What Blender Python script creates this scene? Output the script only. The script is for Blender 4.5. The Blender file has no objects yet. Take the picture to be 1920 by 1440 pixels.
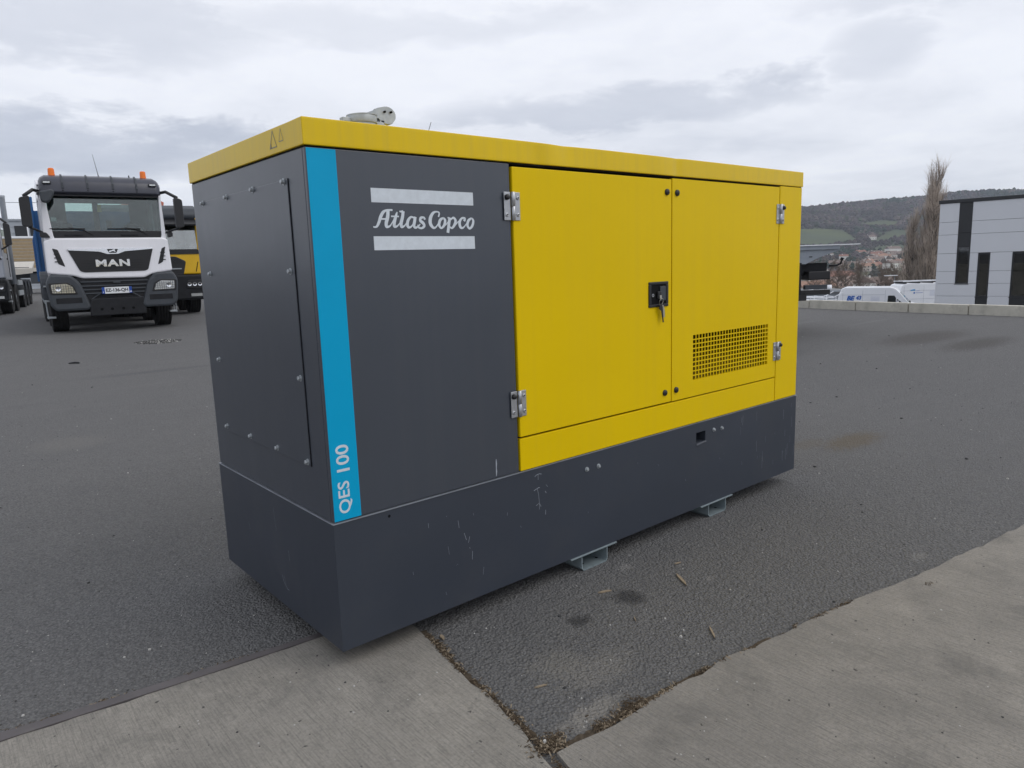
import bpy, bmesh, math, random
from mathutils import Vector, Matrix, noise
random.seed(7)
R = math.radians
SC = bpy.context.scene
COL = SC.collection

# ------------------------------------------------------------------ camera
CAM = Vector((-0.9686, -2.0596, 1.3265))
YAW, PITCH, ROLL = 0.8689, 0.165, 0.0344
fwd = Vector((math.cos(YAW)*math.cos(PITCH), math.sin(YAW)*math.cos(PITCH), -math.sin(PITCH)))
rgt = Vector((math.sin(YAW), -math.cos(YAW), 0))
upv = rgt.cross(fwd)
c_, s_ = math.cos(ROLL), math.sin(ROLL)
cr = c_*rgt - s_*upv
cu = s_*rgt + c_*upv
cam = bpy.data.cameras.new('camera')
camo = bpy.data.objects.new('camera', cam); COL.objects.link(camo)
camo.matrix_world = Matrix(((cr.x, cu.x, -fwd.x, CAM.x), (cr.y, cu.y, -fwd.y, CAM.y), (cr.z, cu.z, -fwd.z, CAM.z), (0, 0, 0, 1)))
cam.sensor_width = 36; cam.lens = 1340.27/1920*36
cam.clip_start = .05; cam.clip_end = 12000
SC.camera = camo
HF = Vector((math.cos(YAW), math.sin(YAW), 0)); HR = Vector((math.sin(YAW), -math.cos(YAW), 0))
def sd(s, d, z=0.0):            # far country laid out along the valley: s across, d away
    p = Vector((CAM.x, CAM.y, 0)) + HR*s + HF*d
    return Vector((p.x, p.y, z))

# ------------------------------------------------------------------ world + sun
W = bpy.data.worlds.new('World'); SC.world = W; W.use_nodes = True
nt = W.node_tree; N = nt.nodes; L = nt.links; N.clear()
def nd(nt, t, **k):
    n = nt.nodes.new(t)
    for a, b in k.items(): setattr(n, a, b)
    return n
def mth(nt, op, a, b=None, c=None, clamp=False):
    n = nd(nt, 'ShaderNodeMath', operation=op); n.use_clamp = clamp
    for i, v in enumerate((a, b, c)):
        if v is None: continue
        if isinstance(v, (int, float)): n.inputs[i].default_value = v
        else: nt.links.new(v, n.inputs[i])
    return n.outputs[0]
def mix(nt, f, a, b, mode='MIX'):
    n = nd(nt, 'ShaderNodeMix', data_type='RGBA', blend_type=mode)
    for s, v in ((n.inputs[0], f), (n.inputs[6], a), (n.inputs[7], b)):
        if isinstance(v, (int, float)): s.default_value = v
        elif isinstance(v, tuple): s.default_value = v if len(v) == 4 else v + (1,)
        else: nt.links.new(v, s)
    return n.outputs[2]
def ramp(nt, f, stops):
    n = nd(nt, 'ShaderNodeValToRGB'); e = n.color_ramp.elements
    while len(e) < len(stops): e.new(.5)
    for el, (p, c) in zip(e, stops):
        el.position = p; el.color = (c, c, c, 1) if isinstance(c, (int, float)) else c + (1,)
    nt.links.new(f, n.inputs[0]); return n.outputs[0]
SUN_EL, SUN_AZ = R(47), R(-58)      # sun behind the cloud, to the right of the camera
sky = nd(nt, 'ShaderNodeTexSky', sky_type='NISHITA', sun_disc=False)
sky.sun_elevation = SUN_EL; sky.sun_rotation = R(90) - SUN_AZ
tc = nd(nt, 'ShaderNodeTexCoord'); sx = nd(nt, 'ShaderNodeSeparateXYZ')
L.new(tc.outputs['Generated'], sx.inputs[0])
az = mth(nt, 'ARCTAN2', sx.outputs[1], sx.outputs[0]); el = mth(nt, 'ARCSINE', sx.outputs[2])
cc = nd(nt, 'ShaderNodeCombineXYZ'); L.new(az, cc.inputs[0]); L.new(mth(nt, 'MULTIPLY', el, 2.6), cc.inputs[1])
def noi(nt, vec, sc, det=6, rough=.55, dist=0.0):
    n = nd(nt, 'ShaderNodeTexNoise'); n.inputs['Scale'].default_value = sc; n.inputs['Detail'].default_value = det
    n.inputs['Roughness'].default_value = rough; n.inputs['Distortion'].default_value = dist
    if vec is not None: nt.links.new(vec, n.inputs['Vector'])
    return n
# cloud coordinates: a flat cloud deck seen in perspective
zz = mth(nt, 'ADD', mth(nt, 'ABSOLUTE', sx.outputs[2]), .13)
deck = nd(nt, 'ShaderNodeCombineXYZ')
L.new(mth(nt, 'DIVIDE', sx.outputs[0], zz), deck.inputs[0]); L.new(mth(nt, 'DIVIDE', sx.outputs[1], zz), deck.inputs[1])
n1 = noi(nt, deck.outputs[0], .75, 8, .55, .3); n2 = noi(nt, deck.outputs[0], 2.3, 8, .6, .2)
n3 = noi(nt, cc.outputs[0], 7, 8, .62, .2)
dark = mth(nt, 'MULTIPLY', ramp(nt, n1.outputs[0], [(.40, 0.0), (.66, 1.0)]), ramp(nt, n2.outputs[0], [(.3, .35), (.7, 1.0)]))
nn = mth(nt, 'SUBTRACT', n3.outputs[0], .5)
clouds = mth(nt, 'MULTIPLY', dark, .55)
for a0, e0, wa, we, amt in ((.70, .196, .27, .030, .62), (1.40, .150, .22, .040, .85), (.41, .232, .07, .030, .38), (1.36, .285, .20, .05, .45),
                            (.30, .285, .2, .03, .38), (.36, .093, .12, .009, .25), (1.02, .30, .3, .025, .25), (.60, .105, .10, .010, .2)):
    u = mth(nt, 'ADD', mth(nt, 'DIVIDE', mth(nt, 'SUBTRACT', az, a0), wa), mth(nt, 'MULTIPLY', nn, 1.8))
    v = mth(nt, 'ADD', mth(nt, 'DIVIDE', mth(nt, 'SUBTRACT', el, e0), we), mth(nt, 'MULTIPLY', nn, -3.2))
    r2 = mth(nt, 'ADD', mth(nt, 'MULTIPLY', u, u), mth(nt, 'MULTIPLY', v, v))
    m = mth(nt, 'SUBTRACT', 1.25, r2, clamp=True)
    m = mth(nt, 'MULTIPLY', mth(nt, 'SMOOTH_MIN', m, 1.0, .3), amt)
    clouds = mth(nt, 'MAXIMUM', clouds, mth(nt, 'MULTIPLY', m, mth(nt, 'ADD', .55, mth(nt, 'MULTIPLY', n2.outputs[0], .8))))
clouds = mth(nt, 'MINIMUM', clouds, 1.0)
cloudcol = mix(nt, clouds, (8.8, 9.0, 9.6), (4.1, 4.5, 5.5))
fine = noi(nt, cc.outputs[0], 16, 6, .6)
cloudcol = mix(nt, mth(nt, 'MULTIPLY', mth(nt, 'SUBTRACT', fine.outputs[0], .45, clamp=True), .5), cloudcol, (6.4, 6.7, 7.5))
skyc = mix(nt, .93, sky.outputs[0], cloudcol)
bg = nd(nt, 'ShaderNodeBackground'); bg.inputs[1].default_value = .112
L.new(skyc, bg.inputs[0]); wo = nd(nt, 'ShaderNodeOutputWorld'); L.new(bg.outputs[0], wo.inputs[0])
sl = bpy.data.lights.new('sun', 'SUN'); sl.energy = 1.05; sl.angle = R(36); sl.color = (1, .96, .9)
so = bpy.data.objects.new('sun', sl); COL.objects.link(so)
sdir = Vector((math.cos(SUN_AZ)*math.cos(SUN_EL), math.sin(SUN_AZ)*math.cos(SUN_EL), math.sin(SUN_EL)))
so.rotation_euler = sdir.to_track_quat('Z', 'Y').to_euler()
vs = SC.view_settings; vs.view_transform = 'Standard'; vs.look = 'None'; vs.exposure = 0; vs.gamma = 1; vs.use_curve_mapping = False
SC.render.engine = 'CYCLES'; SC.cycles.volume_bounces = 4; SC.cycles.max_bounces = 8; SC.cycles.transparent_max_bounces = 16

# ------------------------------------------------------------------ materials
MATS = {}
def new_mat(name):
    m = bpy.data.materials.new(name); m.use_nodes = True; MATS[name] = m
    return m, m.node_tree, m.node_tree.nodes['Principled BSDF']
def bump(nt, b, h, strength, dist):
    n = nd(nt, 'ShaderNodeBump'); n.inputs['Strength'].default_value = strength; n.inputs['Distance'].default_value = dist
    nt.links.new(h, n.inputs['Height']); nt.links.new(n.outputs[0], b.inputs['Normal']); return n
def ocoord(nt, scale=None, rot=0.0):
    t = nd(nt, 'ShaderNodeTexCoord'); v = t.outputs['Object']
    if scale or rot:
        m = nd(nt, 'ShaderNodeMapping'); nt.links.new(v, m.inputs[0]); m.inputs['Scale'].default_value = scale or (1, 1, 1)
        m.inputs['Rotation'].default_value = (0, 0, rot); v = m.outputs[0]
    return v
def paint(name, col, rough=.4, var=.12, spec=.5, metal=0.0, orange=0.0, sc=3.0, coat=0.0, dirt=0.0, streak=0.0):
    m, nt, b = new_mat(name); v = ocoord(nt)
    n = noi(nt, v, sc, 6, .6)
    base = mix(nt, ramp(nt, n.outputs[0], [(.3, 0.0), (.7, 1.0)]), tuple(c*(1-var) for c in col), tuple(min(1, c*(1+var)) for c in col))
    if dirt:
        d = noi(nt, v, sc*2.3, 8, .7); base = mix(nt, mth(nt, 'MULTIPLY', ramp(nt, d.outputs[0], [(.5, 0.0), (.75, 1.0)]), dirt), base, (.12, .11, .10))
    if streak:
        s = noi(nt, ocoord(nt, (30, 30, .6)), 1.0, 4, .6); base = mix(nt, mth(nt, 'MULTIPLY', ramp(nt, s.outputs[0], [(.45, 0.0), (.8, 1.0)]), streak), base, (.2, .19, .17))
    nt.links.new(base, b.inputs['Base Color']); b.inputs['Metallic'].default_value = metal
    rr = mth(nt, 'ADD', rough-.05, mth(nt, 'MULTIPLY', noi(nt, v, sc*4, 5, .6).outputs[0], .1)); nt.links.new(rr, b.inputs['Roughness'])
    b.inputs['Specular IOR Level'].default_value = spec; b.inputs['Coat Weight'].default_value = coat; b.inputs['Coat Roughness'].default_value = .08
    if orange: bump(nt, b, mth(nt, 'ADD', noi(nt, v, 420, 2, .5).outputs[0], mth(nt, 'MULTIPLY', noi(nt, v, 2.6, 3, .5).outputs[0], 34.0)), orange, .00018)
    return m
M_yel = paint('yellow_paint', (.73, .505, .0005), .36, .03, .12, sc=1.2, streak=.04, orange=.15)
M_roof = paint('yellow_roof_paint', (.71, .49, .001), .30, .05, .30, sc=1.5, streak=.13, orange=.15)
M_grey = paint('anthracite_paint', (.042, .050, .066), .30, .05, .75, sc=1.4, orange=.35, streak=.03)
M_base = paint('anthracite_base_paint', (.034, .041, .056), .42, .07, .5, sc=1.4, orange=.3, dirt=.10)
M_blue = paint('blue_stripe_film', (.0, .33, .58), .36, .04, .2)
M_decal = paint('pale_lettering', (.60, .65, .70), .45, .07, .4, sc=40, streak=.06)
M_gap = paint('black_gap', (.004, .004, .005), .8, .1, .2)
M_galv = paint('galvanised_steel', (.40, .43, .45), .42, .15, .5, .55, sc=30)
M_ledge = paint('ledge_highlight_paint', (.16, .175, .20), .35, .2, .6, sc=8)  # lighter grey paints the highlight line along the base ledge
M_duct = paint('shaded_duct_paint', (.15, .10, .004), .7, .25, .1, sc=12)  # duct yellow darkened, putting shade behind the grille holes into the colour
M_chan = paint('zinc_coated_channel', (.24, .29, .31), .5, .12, .5, .3, sc=20)
M_stain = paint('stainless_hinge', (.45, .46, .48), .36, .1, .5, .75, sc=60)
M_blkpl = paint('black_plastic', (.012, .012, .014), .38, .2, .5, sc=50)
M_dkpl = paint('grey_bumper_plastic', (.045, .052, .062), .55, .12, .4, sc=6, dirt=.15)
M_visor = paint('dark_visor_paint', (.045, .048, .065), .32, .08, .5, sc=4)
M_white = paint('white_cab_paint', (.80, .80, .84), .30, .03, .5, coat=.4, sc=2, streak=.06)
M_vanw = paint('white_van_paint', (.80, .82, .86), .30, .02, .5, coat=.3, sc=2)
M_silver = paint('silver_cab_paint', (.34, .36, .40), .30, .05, .5, .3, sc=2)
M_ylw2 = paint('orange_yellow_cab_paint', (.72, .43, .008), .35, .05, .5, sc=2)
M_dump = paint('blue_tipper_paint', (.012, .105, .30), .4, .12, .5, sc=3, dirt=.15)
M_rub = paint('tyre_rubber', (.018, .018, .019), .8, .2, .3, sc=15, dirt=.2)
M_dark = paint('dark_chassis', (.012, .013, .016), .6, .3, .3, sc=8)
M_chrome = paint('chrome', (.75, .76, .78), .12, .03, .5, 1.0)
M_alu = paint('pale_bed_boards', (.50, .47, .42), .6, .1, .4, sc=8, dirt=.1)
M_board = paint('tan_side_board', (.33, .25, .15), .65, .12, .3, sc=6, dirt=.12)
M_lens = paint('lamp_reflector', (.62, .63, .62), .15, .25, .5, .6, sc=60)
M_amber = paint('amber_beacon', (.85, .18, .01), .2, .1, .5)
M_platew = paint('plate_white', (.72, .74, .76), .4, .03)
M_plateb = paint('plate_blue', (.01, .06, .32), .4, .03)
M_seat = paint('cab_interior_grey', (.10, .105, .115), .8, .15, .3, sc=5)
M_intr = paint('cab_interior_pale', (.22, .22, .23), .8, .1, .3, sc=5)
M_scr = paint('scratched_bare_metal', (.34, .37, .42), .5, .2)
M_conc = None
M_panel = paint('grey_wall_panel', (.62, .64, .68), .45, .02, .45, sc=.6)
M_anth = paint('anthracite_trim', (.016, .018, .022), .4, .1)
M_sal = paint('salmon_crane_paint', (.50, .16, .11), .5, .1)
M_steelg = paint('grey_steel_bed', (.25, .28, .32), .45, .1, .5, .1, sc=6)
M_greyb = paint('grey_depot_wall', (.36, .39, .43), .8, .12, .3, sc=.8, dirt=.15)
M_red = paint('red_trim', (.25, .008, .02), .35, .05)
M_key = paint('key_metal', (.50, .48, .42), .35, .1, .5, .9)
def glass(name, tint, refl=1.0, rough=.02):
    m, nt, b = new_mat(name); nt.nodes.remove(b); out = nt.nodes['Material Output']
    t = nd(nt, 'ShaderNodeBsdfTransparent'); t.inputs[0].default_value = tint + (1,)
    g = nd(nt, 'ShaderNodeBsdfGlossy'); g.inputs['Roughness'].default_value = rough
    f = nd(nt, 'ShaderNodeFresnel'); f.inputs[0].default_value = 1.5
    w = noi(nt, ocoord(nt), 6, 4, .5)
    mx = nd(nt, 'ShaderNodeMixShader')
    nt.links.new(mth(nt, 'MULTIPLY', mth(nt, 'ADD', f.outputs[0], mth(nt, 'MULTIPLY', w.outputs[0], .03)), refl, clamp=True), mx.inputs[0])
    nt.links.new(t.outputs[0], mx.inputs[1]); nt.links.new(g.outputs[0], mx.inputs[2]); nt.links.new(mx.outputs[0], out.inputs[0])
    return m
M_glass = glass('cab_windscreen_glass', (.66, .76, .74), 1.9)
M_glassc = glass('clear_rear_glass', (.92, .97, .95), .4)
M_glass2 = glass('window_glass', (.30, .33, .36), 1.6)
M_glassb = glass('mirror_like_windscreen', (.45, .55, .52), 6.0, .08)

# asphalt
def mat_asphalt():
    m, nt, b = new_mat('worn_asphalt'); v = ocoord(nt)
    vo = nd(nt, 'ShaderNodeTexVoronoi'); vo.inputs['Scale'].default_value = 100; nt.links.new(v, vo.inputs['Vector'])
    vo2 = nd(nt, 'ShaderNodeTexVoronoi'); vo2.inputs['Scale'].default_value = 170; nt.links.new(v, vo2.inputs['Vector'])
    big = noi(nt, v, .35, 6, .6); mid = noi(nt, v, 2.2, 7, .65); fin = noi(nt, v, 60, 5, .7)
    c = mix(nt, vo.outputs['Color'], (.062, .062, .063), (.245, .243, .238))
    c = mix(nt, ramp(nt, fin.outputs[0], [(.3, 0.0), (.72, 1.0)]), c, (.185, .183, .185), 'MIX')
    c = mix(nt, .45, c, mix(nt, vo2.outputs['Color'], (.036, .036, .037), (.38, .376, .368)))
    c = mix(nt, ramp(nt, vo.outputs['Distance'], [(.0, 0.0), (.75, .55)]), c, (.035, .035, .037))
    c = mix(nt, ramp(nt, big.outputs[0], [(.35, 0.0), (.65, .4)]), c, (.140, .138, .137))
    c = mix(nt, ramp(nt, mid.outputs[0], [(.52, 0.0), (.78, .35)]), c, (.098, .099, .104))
    st = noi(nt, ocoord(nt, (.5, 1.6, 1), R(-35)), 1.0, 8, .7, .8)
    c = mix(nt, ramp(nt, st.outputs[0], [(.52, 0.0), (.75, .24)]), c, (.19, .187, .184))
    # pale scuffs
    sp = noi(nt, v, 3.4, 9, .78); c = mix(nt, ramp(nt, sp.outputs[0], [(.66, 0.0), (.74, .5)]), c, (.30, .29, .28))
    geo = nd(nt, 'ShaderNodeSeparateXYZ'); nt.links.new(v, geo.inputs[0])
    def blob(c, x, y, rx, ry, col, amt, rough=1.0):
        u = mth(nt, 'DIVIDE', mth(nt, 'SUBTRACT', geo.outputs[0], x), rx); w = mth(nt, 'DIVIDE', mth(nt, 'SUBTRACT', geo.outputs[1], y), ry)
        d = mth(nt, 'SQRT', mth(nt, 'ADD', mth(nt, 'MULTIPLY', u, u), mth(nt, 'MULTIPLY', w, w)))
        d = mth(nt, 'ADD', d, mth(nt, 'MULTIPLY', mth(nt, 'SUBTRACT', blob.n.outputs[0], .5), 2.6*rough))
        return mix(nt, mth(nt, 'MULTIPLY', ramp(nt, d, [(.45, 1.0), (1.0, 0.0)]), amt), c, col)
    blob.n = noi(nt, v, 26, 9, .8)
    for s in ((1.095, -.30, .075, .085, (.03, .03, .032), .75), (.815, -.295, .06, .05, (.03, .03, .032), .75), (1.02, -.235, .03, .03, (.03, .03, .03), .4),
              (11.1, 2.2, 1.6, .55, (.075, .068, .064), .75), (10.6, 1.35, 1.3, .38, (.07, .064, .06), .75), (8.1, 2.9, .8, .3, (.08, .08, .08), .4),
              (4.1, .17, .42, .16, (.12, .095, .06), .7), (3.8, .36, .25, .1, (.13, .11, .08), .4),
              (.62, -.56, .20, .10, (.25, .235, .21), .35), (.44, -.71, .16, .05, (.30, .28, .25), .5), (1.3, -.1, .05, .04, (.30, .29, .28), .35), (.55, -.45, .12, .1, (.20, .19, .17), .5),
              (2.3, -.93, .07, .035, (.28, .27, .25), .3), (1.47, -.42, .04, .02, (.27, .26, .25), .3), (12.0, 5.0, 1.8, .16, (.22, .22, .22), .22), (13.3, 4.0, 1.2, .10, (.21, .21, .21), .2),
              (-.05, 4.7, .35, .35, (.17, .165, .155), .5), (1.6, 8.7, 1.1, .16, (.085, .085, .09), .5)):
        c = blob(c, *s)
    nt.links.new(c, b.inputs['Base Color']); b.inputs['Roughness'].default_value = .82; b.inputs['Specular IOR Level'].default_value = .35
    h = mth(nt, 'ADD', mth(nt, 'MULTIPLY', mth(nt, 'SUBTRACT', 1.0, vo.outputs['Distance']), .7), mth(nt, 'MULTIPLY', noi(nt, v, 45, 4, .7).outputs[0], 1.3))
    bump(nt, b, h, 1.0, .014)
    return m
M_asph = mat_asphalt()
def mat_concrete(name, rot, tone=(1, 1, 1)):
    m, nt, b = new_mat(name); v = ocoord(nt)
    br = noi(nt, ocoord(nt, (210, 9, 1), rot), 1.0, 6, .72); br2 = noi(nt, ocoord(nt, (80, 4, 1), rot), 1.0, 7, .75)
    big = noi(nt, v, 1.6, 8, .68, .4); mid = noi(nt, v, 4.2, 9, .74, .6); fin = noi(nt, v, 95, 5, .78)
    c = mix(nt, ramp(nt, big.outputs[0], [(.33, 0.0), (.66, 1.0)]), (.205*tone[0], .197*tone[1], .182*tone[2]), (.325*tone[0], .308*tone[1], .278*tone[2]))
    c = mix(nt, ramp(nt, mid.outputs[0], [(.48, 0.0), (.70, .55)]), c, (.165, .158, .144))
    c = mix(nt, ramp(nt, br.outputs[0], [(.36, .55), (.54, 0.0)]), c, (.125, .12, .108))
    c = mix(nt, ramp(nt, br2.outputs[0], [(.56, 0.0), (.8, .4)]), c, (.30, .288, .268))
    c = mix(nt, ramp(nt, fin.outputs[0], [(.35, .45), (.55, 0.0)]), c, (.12, .116, .108))
    sp = noi(nt, v, 38, 2, .5); c = mix(nt, ramp(nt, sp.outputs[0], [(.73, 0.0), (.76, .85)]), c, (.05, .048, .045))
    st = noi(nt, v, 2.7, 10, .74, .35); c = mix(nt, ramp(nt, st.outputs[0], [(.56, 0.0), (.70, .45)]), c, (.085, .083, .08))
    nt.links.new(c, b.inputs['Base Color']); b.inputs['Roughness'].default_value = .85; b.inputs['Specular IOR Level'].default_value = .3
    h = mth(nt, 'ADD', br.outputs[0], mth(nt, 'MULTIPLY', fin.outputs[0], .7)); bump(nt, b, h, .95, .005)
    return m
M_slabL = mat_concrete('brushed_concrete', R(7), (1.12, 1.10, 1.07)); M_slabR = mat_concrete('brushed_concrete_warm', R(-8), (1.02, 1.0, .98))
M_kerb = paint('kerb_concrete', (.50, .48, .42), .85, .14, .3, sc=2.2, dirt=.35)
M_strip = paint('rusty_joint_strip', (.088, .078, .080), .6, .2, .4, sc=9, dirt=.4)
def mat_attr(name, rough=.95, sc=.05, var=.35):
    m, nt, b = new_mat(name); a = nd(nt, 'ShaderNodeVertexColor', layer_name='Col'); n = noi(nt, ocoord(nt), sc, 8, .7)
    c = mix(nt, ramp(nt, n.outputs[0], [(.3, 0.0), (.7, 1.0)]), a.outputs[0], (0, 0, 0)); nt.nodes[c.node.name].inputs[0].default_value = 0
    mm = mth(nt, 'ADD', 1-var/2, mth(nt, 'MULTIPLY', mth(nt, 'SUBTRACT', n.outputs[0], .5), var*2))
    v = nd(nt, 'ShaderNodeVectorMath', operation='SCALE'); nt.links.new(a.outputs[0], v.inputs[0]); nt.links.new(mm, v.inputs['Scale'])
    nt.links.new(v.outputs[0], b.inputs['Base Color']); b.inputs['Roughness'].default_value = rough; b.inputs['Specular IOR Level'].default_value = .1
    return m
M_land = mat_attr('hillside_land', sc=.02); M_tree = mat_attr('winter_forest', sc=.15, var=.5)
M_twig = paint('bare_twigs', (.165, .125, .095), .9, .25, .1, sc=.5)
M_twig2 = paint('bare_poplar_twigs', (.46, .39, .33), .9, .25, .1, sc=.5)
M_bark = paint('grey_brown_bark', (.085, .07, .058), .9, .3, .2, sc=3)
M_wallc = [paint('render_'+n, c, .85, .08, .2) for n, c in (('cream', (.60, .53, .46)), ('white', (.74, .72, .68)), ('pink', (.54, .42, .37)), ('ochre', (.44, .35, .25)))]
M_tile = [paint('roof_tile_'+n, c, .85, .15, .2, sc=1.5) for n, c in (('red', (.24, .125, .095)), ('brown', (.19, .145, .125)), ('orange', (.31, .19, .14)))]
M_litter = paint('dry_leaf_litter', (.085, .064, .044), .9, .5, .1, sc=200)
M_chip = paint('wood_splinter', (.26, .21, .15), .8, .15, .2, sc=60)
M_stone = paint('small_stones', (.05, .05, .05), .8, .6, .2, sc=400)

# ------------------------------------------------------------------ mesh helpers
class MB:
    def __init__(s): s.v = []; s.f = []; s.c = []
    def add(s, vs, fs, col=None):
        o = len(s.v); s.v += [tuple(p) for p in vs]; s.f += [tuple(i+o for i in f) for f in fs]
        if col is not None: s.c += [col]*len(vs)
        return s
    def box(s, x0, x1, y0, y1, z0, z1, col=None):
        return s.add([(x0,y0,z0),(x1,y0,z0),(x1,y1,z0),(x0,y1,z0),(x0,y0,z1),(x1,y0,z1),(x1,y1,z1),(x0,y1,z1)],
                     [(0,3,2,1),(4,5,6,7),(0,1,5,4),(1,2,6,5),(2,3,7,6),(3,0,4,7)], col)
    def prism(s, pts, a0, a1, ax='y'):
        n = len(pts)
        def P(p, a): return {'y': (p[0], a, p[1]), 'x': (a, p[0], p[1]), 'z': (p[0], p[1], a)}[ax]
        area = sum(pts[i][0]*pts[(i+1) % n][1]-pts[(i+1) % n][0]*pts[i][1] for i in range(n))
        if (area < 0) ^ (ax == 'y'): pass
        vs = [P(p, a0) for p in pts]+[P(p, a1) for p in pts]
        fs = [tuple(range(n)), tuple(range(2*n-1, n-1, -1))]+[(i, n+i, n+(i+1) % n, (i+1) % n) for i in range(n)]
        return s.add(vs, fs)
    def tube(s, pts, r, n=8, cap=True):
        pts = [Vector(p) for p in pts]; rr = r if isinstance(r, (list, tuple)) else [r]*len(pts); vs = []; fs = []
        for i, p in enumerate(pts):
            t = (pts[min(i+1, len(pts)-1)]-pts[max(i-1, 0)]).normalized()
            a = t.orthogonal().normalized() if i == 0 else (a - t*a.dot(t)).normalized(); b = t.cross(a)
            for k in range(n):
                th = 2*math.pi*k/n; vs.append(p+(a*math.cos(th)+b*math.sin(th))*rr[i])
        for i in range(len(pts)-1):
            for k in range(n): fs.append((i*n+k, i*n+(k+1) % n, (i+1)*n+(k+1) % n, (i+1)*n+k))
        if cap: fs += [tuple(range(n-1, -1, -1)), tuple((len(pts)-1)*n+k for k in range(n))]
        return s.add(vs, fs)
    def lathe(s, prof, ax='x', n=28, c=(0, 0, 0)):
        vs = []; fs = []; m = len(prof)
        for k in range(n):
            th = 2*math.pi*k/n; ct, st = math.cos(th), math.sin(th)
            for a, r in prof:
                vs.append({'x': (c[0]+a, c[1]+r*ct, c[2]+r*st), 'y': (c[0]+r*ct, c[1]+a, c[2]+r*st), 'z': (c[0]+r*ct, c[1]+r*st, c[2]+a)}[ax])
        for k in range(n):
            for i in range(m-1): fs.append((k*m+i, k*m+i+1, ((k+1) % n)*m+i+1, ((k+1) % n)*m+i))
        return s.add(vs, fs)
    def ribbon(s, pts, w, y):        # flat strokes on the generator's long side, facing -y
        w = w if isinstance(w, (list, tuple)) else [w]*len(pts); P = [Vector((p[0], p[1])) for p in pts]; vs = []
        for i, p in enumerate(P):
            t = (P[min(i+1, len(P)-1)]-P[max(i-1, 0)]).normalized(); n = Vector((-t.y, t.x))
            vs += [(p.x+n.x*w[i]/2, y, p.y+n.y*w[i]/2), (p.x-n.x*w[i]/2, y, p.y-n.y*w[i]/2)]
        return s.add(vs, [(2*i, 2*i+1, 2*i+3, 2*i+2) for i in range(len(P)-1)])
    def build(s, name, mat, parent=None, bevel=0.0, smooth=False, seg=2, xf=None, fixn=True):
        me = bpy.data.meshes.new(name); me.from_pydata(s.v, [], s.f)
        if s.c:
            a = me.color_attributes.new('Col', 'FLOAT_COLOR', 'POINT')
            a.data.foreach_set('color', [x for c in s.c for x in (c[0], c[1], c[2], 1.0)])
        if fixn:
            bm = bmesh.new(); bm.from_mesh(me); bmesh.ops.recalc_face_normals(bm, faces=bm.faces); bm.to_mesh(me); bm.free()
        if xf: me.transform(xf)
        me.materials.append(mat); o = bpy.data.objects.new(name, me); COL.objects.link(o); o.parent = parent
        if smooth:
            for p in me.polygons: p.use_smooth = True
        if bevel:
            b = o.modifiers.new('bevel', 'BEVEL'); b.width = bevel; b.segments = seg; b.limit_method = 'ANGLE'; b.angle_limit = R(35); b.harden_normals = False
        if smooth == 'auto' or (smooth and bevel):
            w = o.modifiers.new('wn', 'WEIGHTED_NORMAL'); w.keep_sharp = True
        return o
def tag(o, label=None, cat=None, group=None, kind=None):
    for k, v in (('label', label), ('category', cat), ('group', group), ('kind', kind)):
        if v: o[k] = v
    return o
def empty(name, loc, rz, label, cat, group=None):
    o = bpy.data.objects.new(name, None); COL.objects.link(o); o.location = loc; o.rotation_euler = (0, 0, rz)
    o.empty_display_size = .2; return tag(o, label, cat, group)
def copy(o, loc=None, parent=None):
    c = o.copy(); COL.objects.link(c)
    if loc is not None: c.location = loc
    c.parent = parent
    for ch in list(o.children): copy(ch, ch.location, c)
    return c
def text(name, body, mat, parent, x0, x1, z0, z1, y, thick=.001, bold=.0, face=-1, vertical=False, shear=0.0, spacing=1.0):
    cu_ = bpy.data.curves.new(name, 'FONT'); cu_.body = body; cu_.size = 1; cu_.offset = bold; cu_.shear = shear; cu_.space_character = spacing
    cu_.extrude = .05; cu_.resolution_u = 4; t = bpy.data.objects.new(name, cu_); COL.objects.link(t)
    dg = bpy.context.evaluated_depsgraph_get(); me = bpy.data.meshes.new_from_object(t.evaluated_get(dg)); bpy.data.objects.remove(t)
    xs = [v.co.x for v in me.vertices]; ys = [v.co.y for v in me.vertices]; a, b, c, d = min(xs), max(xs), min(ys), max(ys)
    for v in me.vertices:
        u, w, t_ = (v.co.x-a)/(b-a), (v.co.y-c)/(d-c), (v.co.z+.05)/.1
        if vertical: u, w = 1-w, u
        v.co = (x0+u*(x1-x0), y-t_*thick, z0+w*(z1-z0))
    me.materials.clear(); me.materials.append(mat); o = bpy.data.objects.new(name, me); COL.objects.link(o); o.parent = parent
    bm = bmesh.new(); bm.from_mesh(me); bmesh.ops.recalc_face_normals(bm, faces=bm.faces); bm.to_mesh(me); bm.free()
    return o

# ------------------------------------------------------------------ ground
def gz(y):
    return 0.0 if y < 7 else (y-7)*.0193 if y < 16 else .1737+(min(y, 60)-16)*.0130
def kerbx(y): return 16.33+(y-7.01)*.16
ys = [-40, -10, 0]+[2+.5*i for i in range(8)]+[6+2*i for i in range(28)]+[64, 75]
mb = MB(); rows = []
for y in ys:
    xs = [-70, -20, -5, 0, 3, 8, kerbx(y)+.02]; rows.append(xs)
    for x in xs: mb.v.append((x, y, gz(y)))
n = 7
for j in range(len(ys)-1):
    for i in range(n-1): mb.f.append((j*n+i, j*n+i+1, (j+1)*n+i+1, (j+1)*n+i))
tag(mb.build('asphalt_yard', M_asph), kind='structure')
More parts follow.
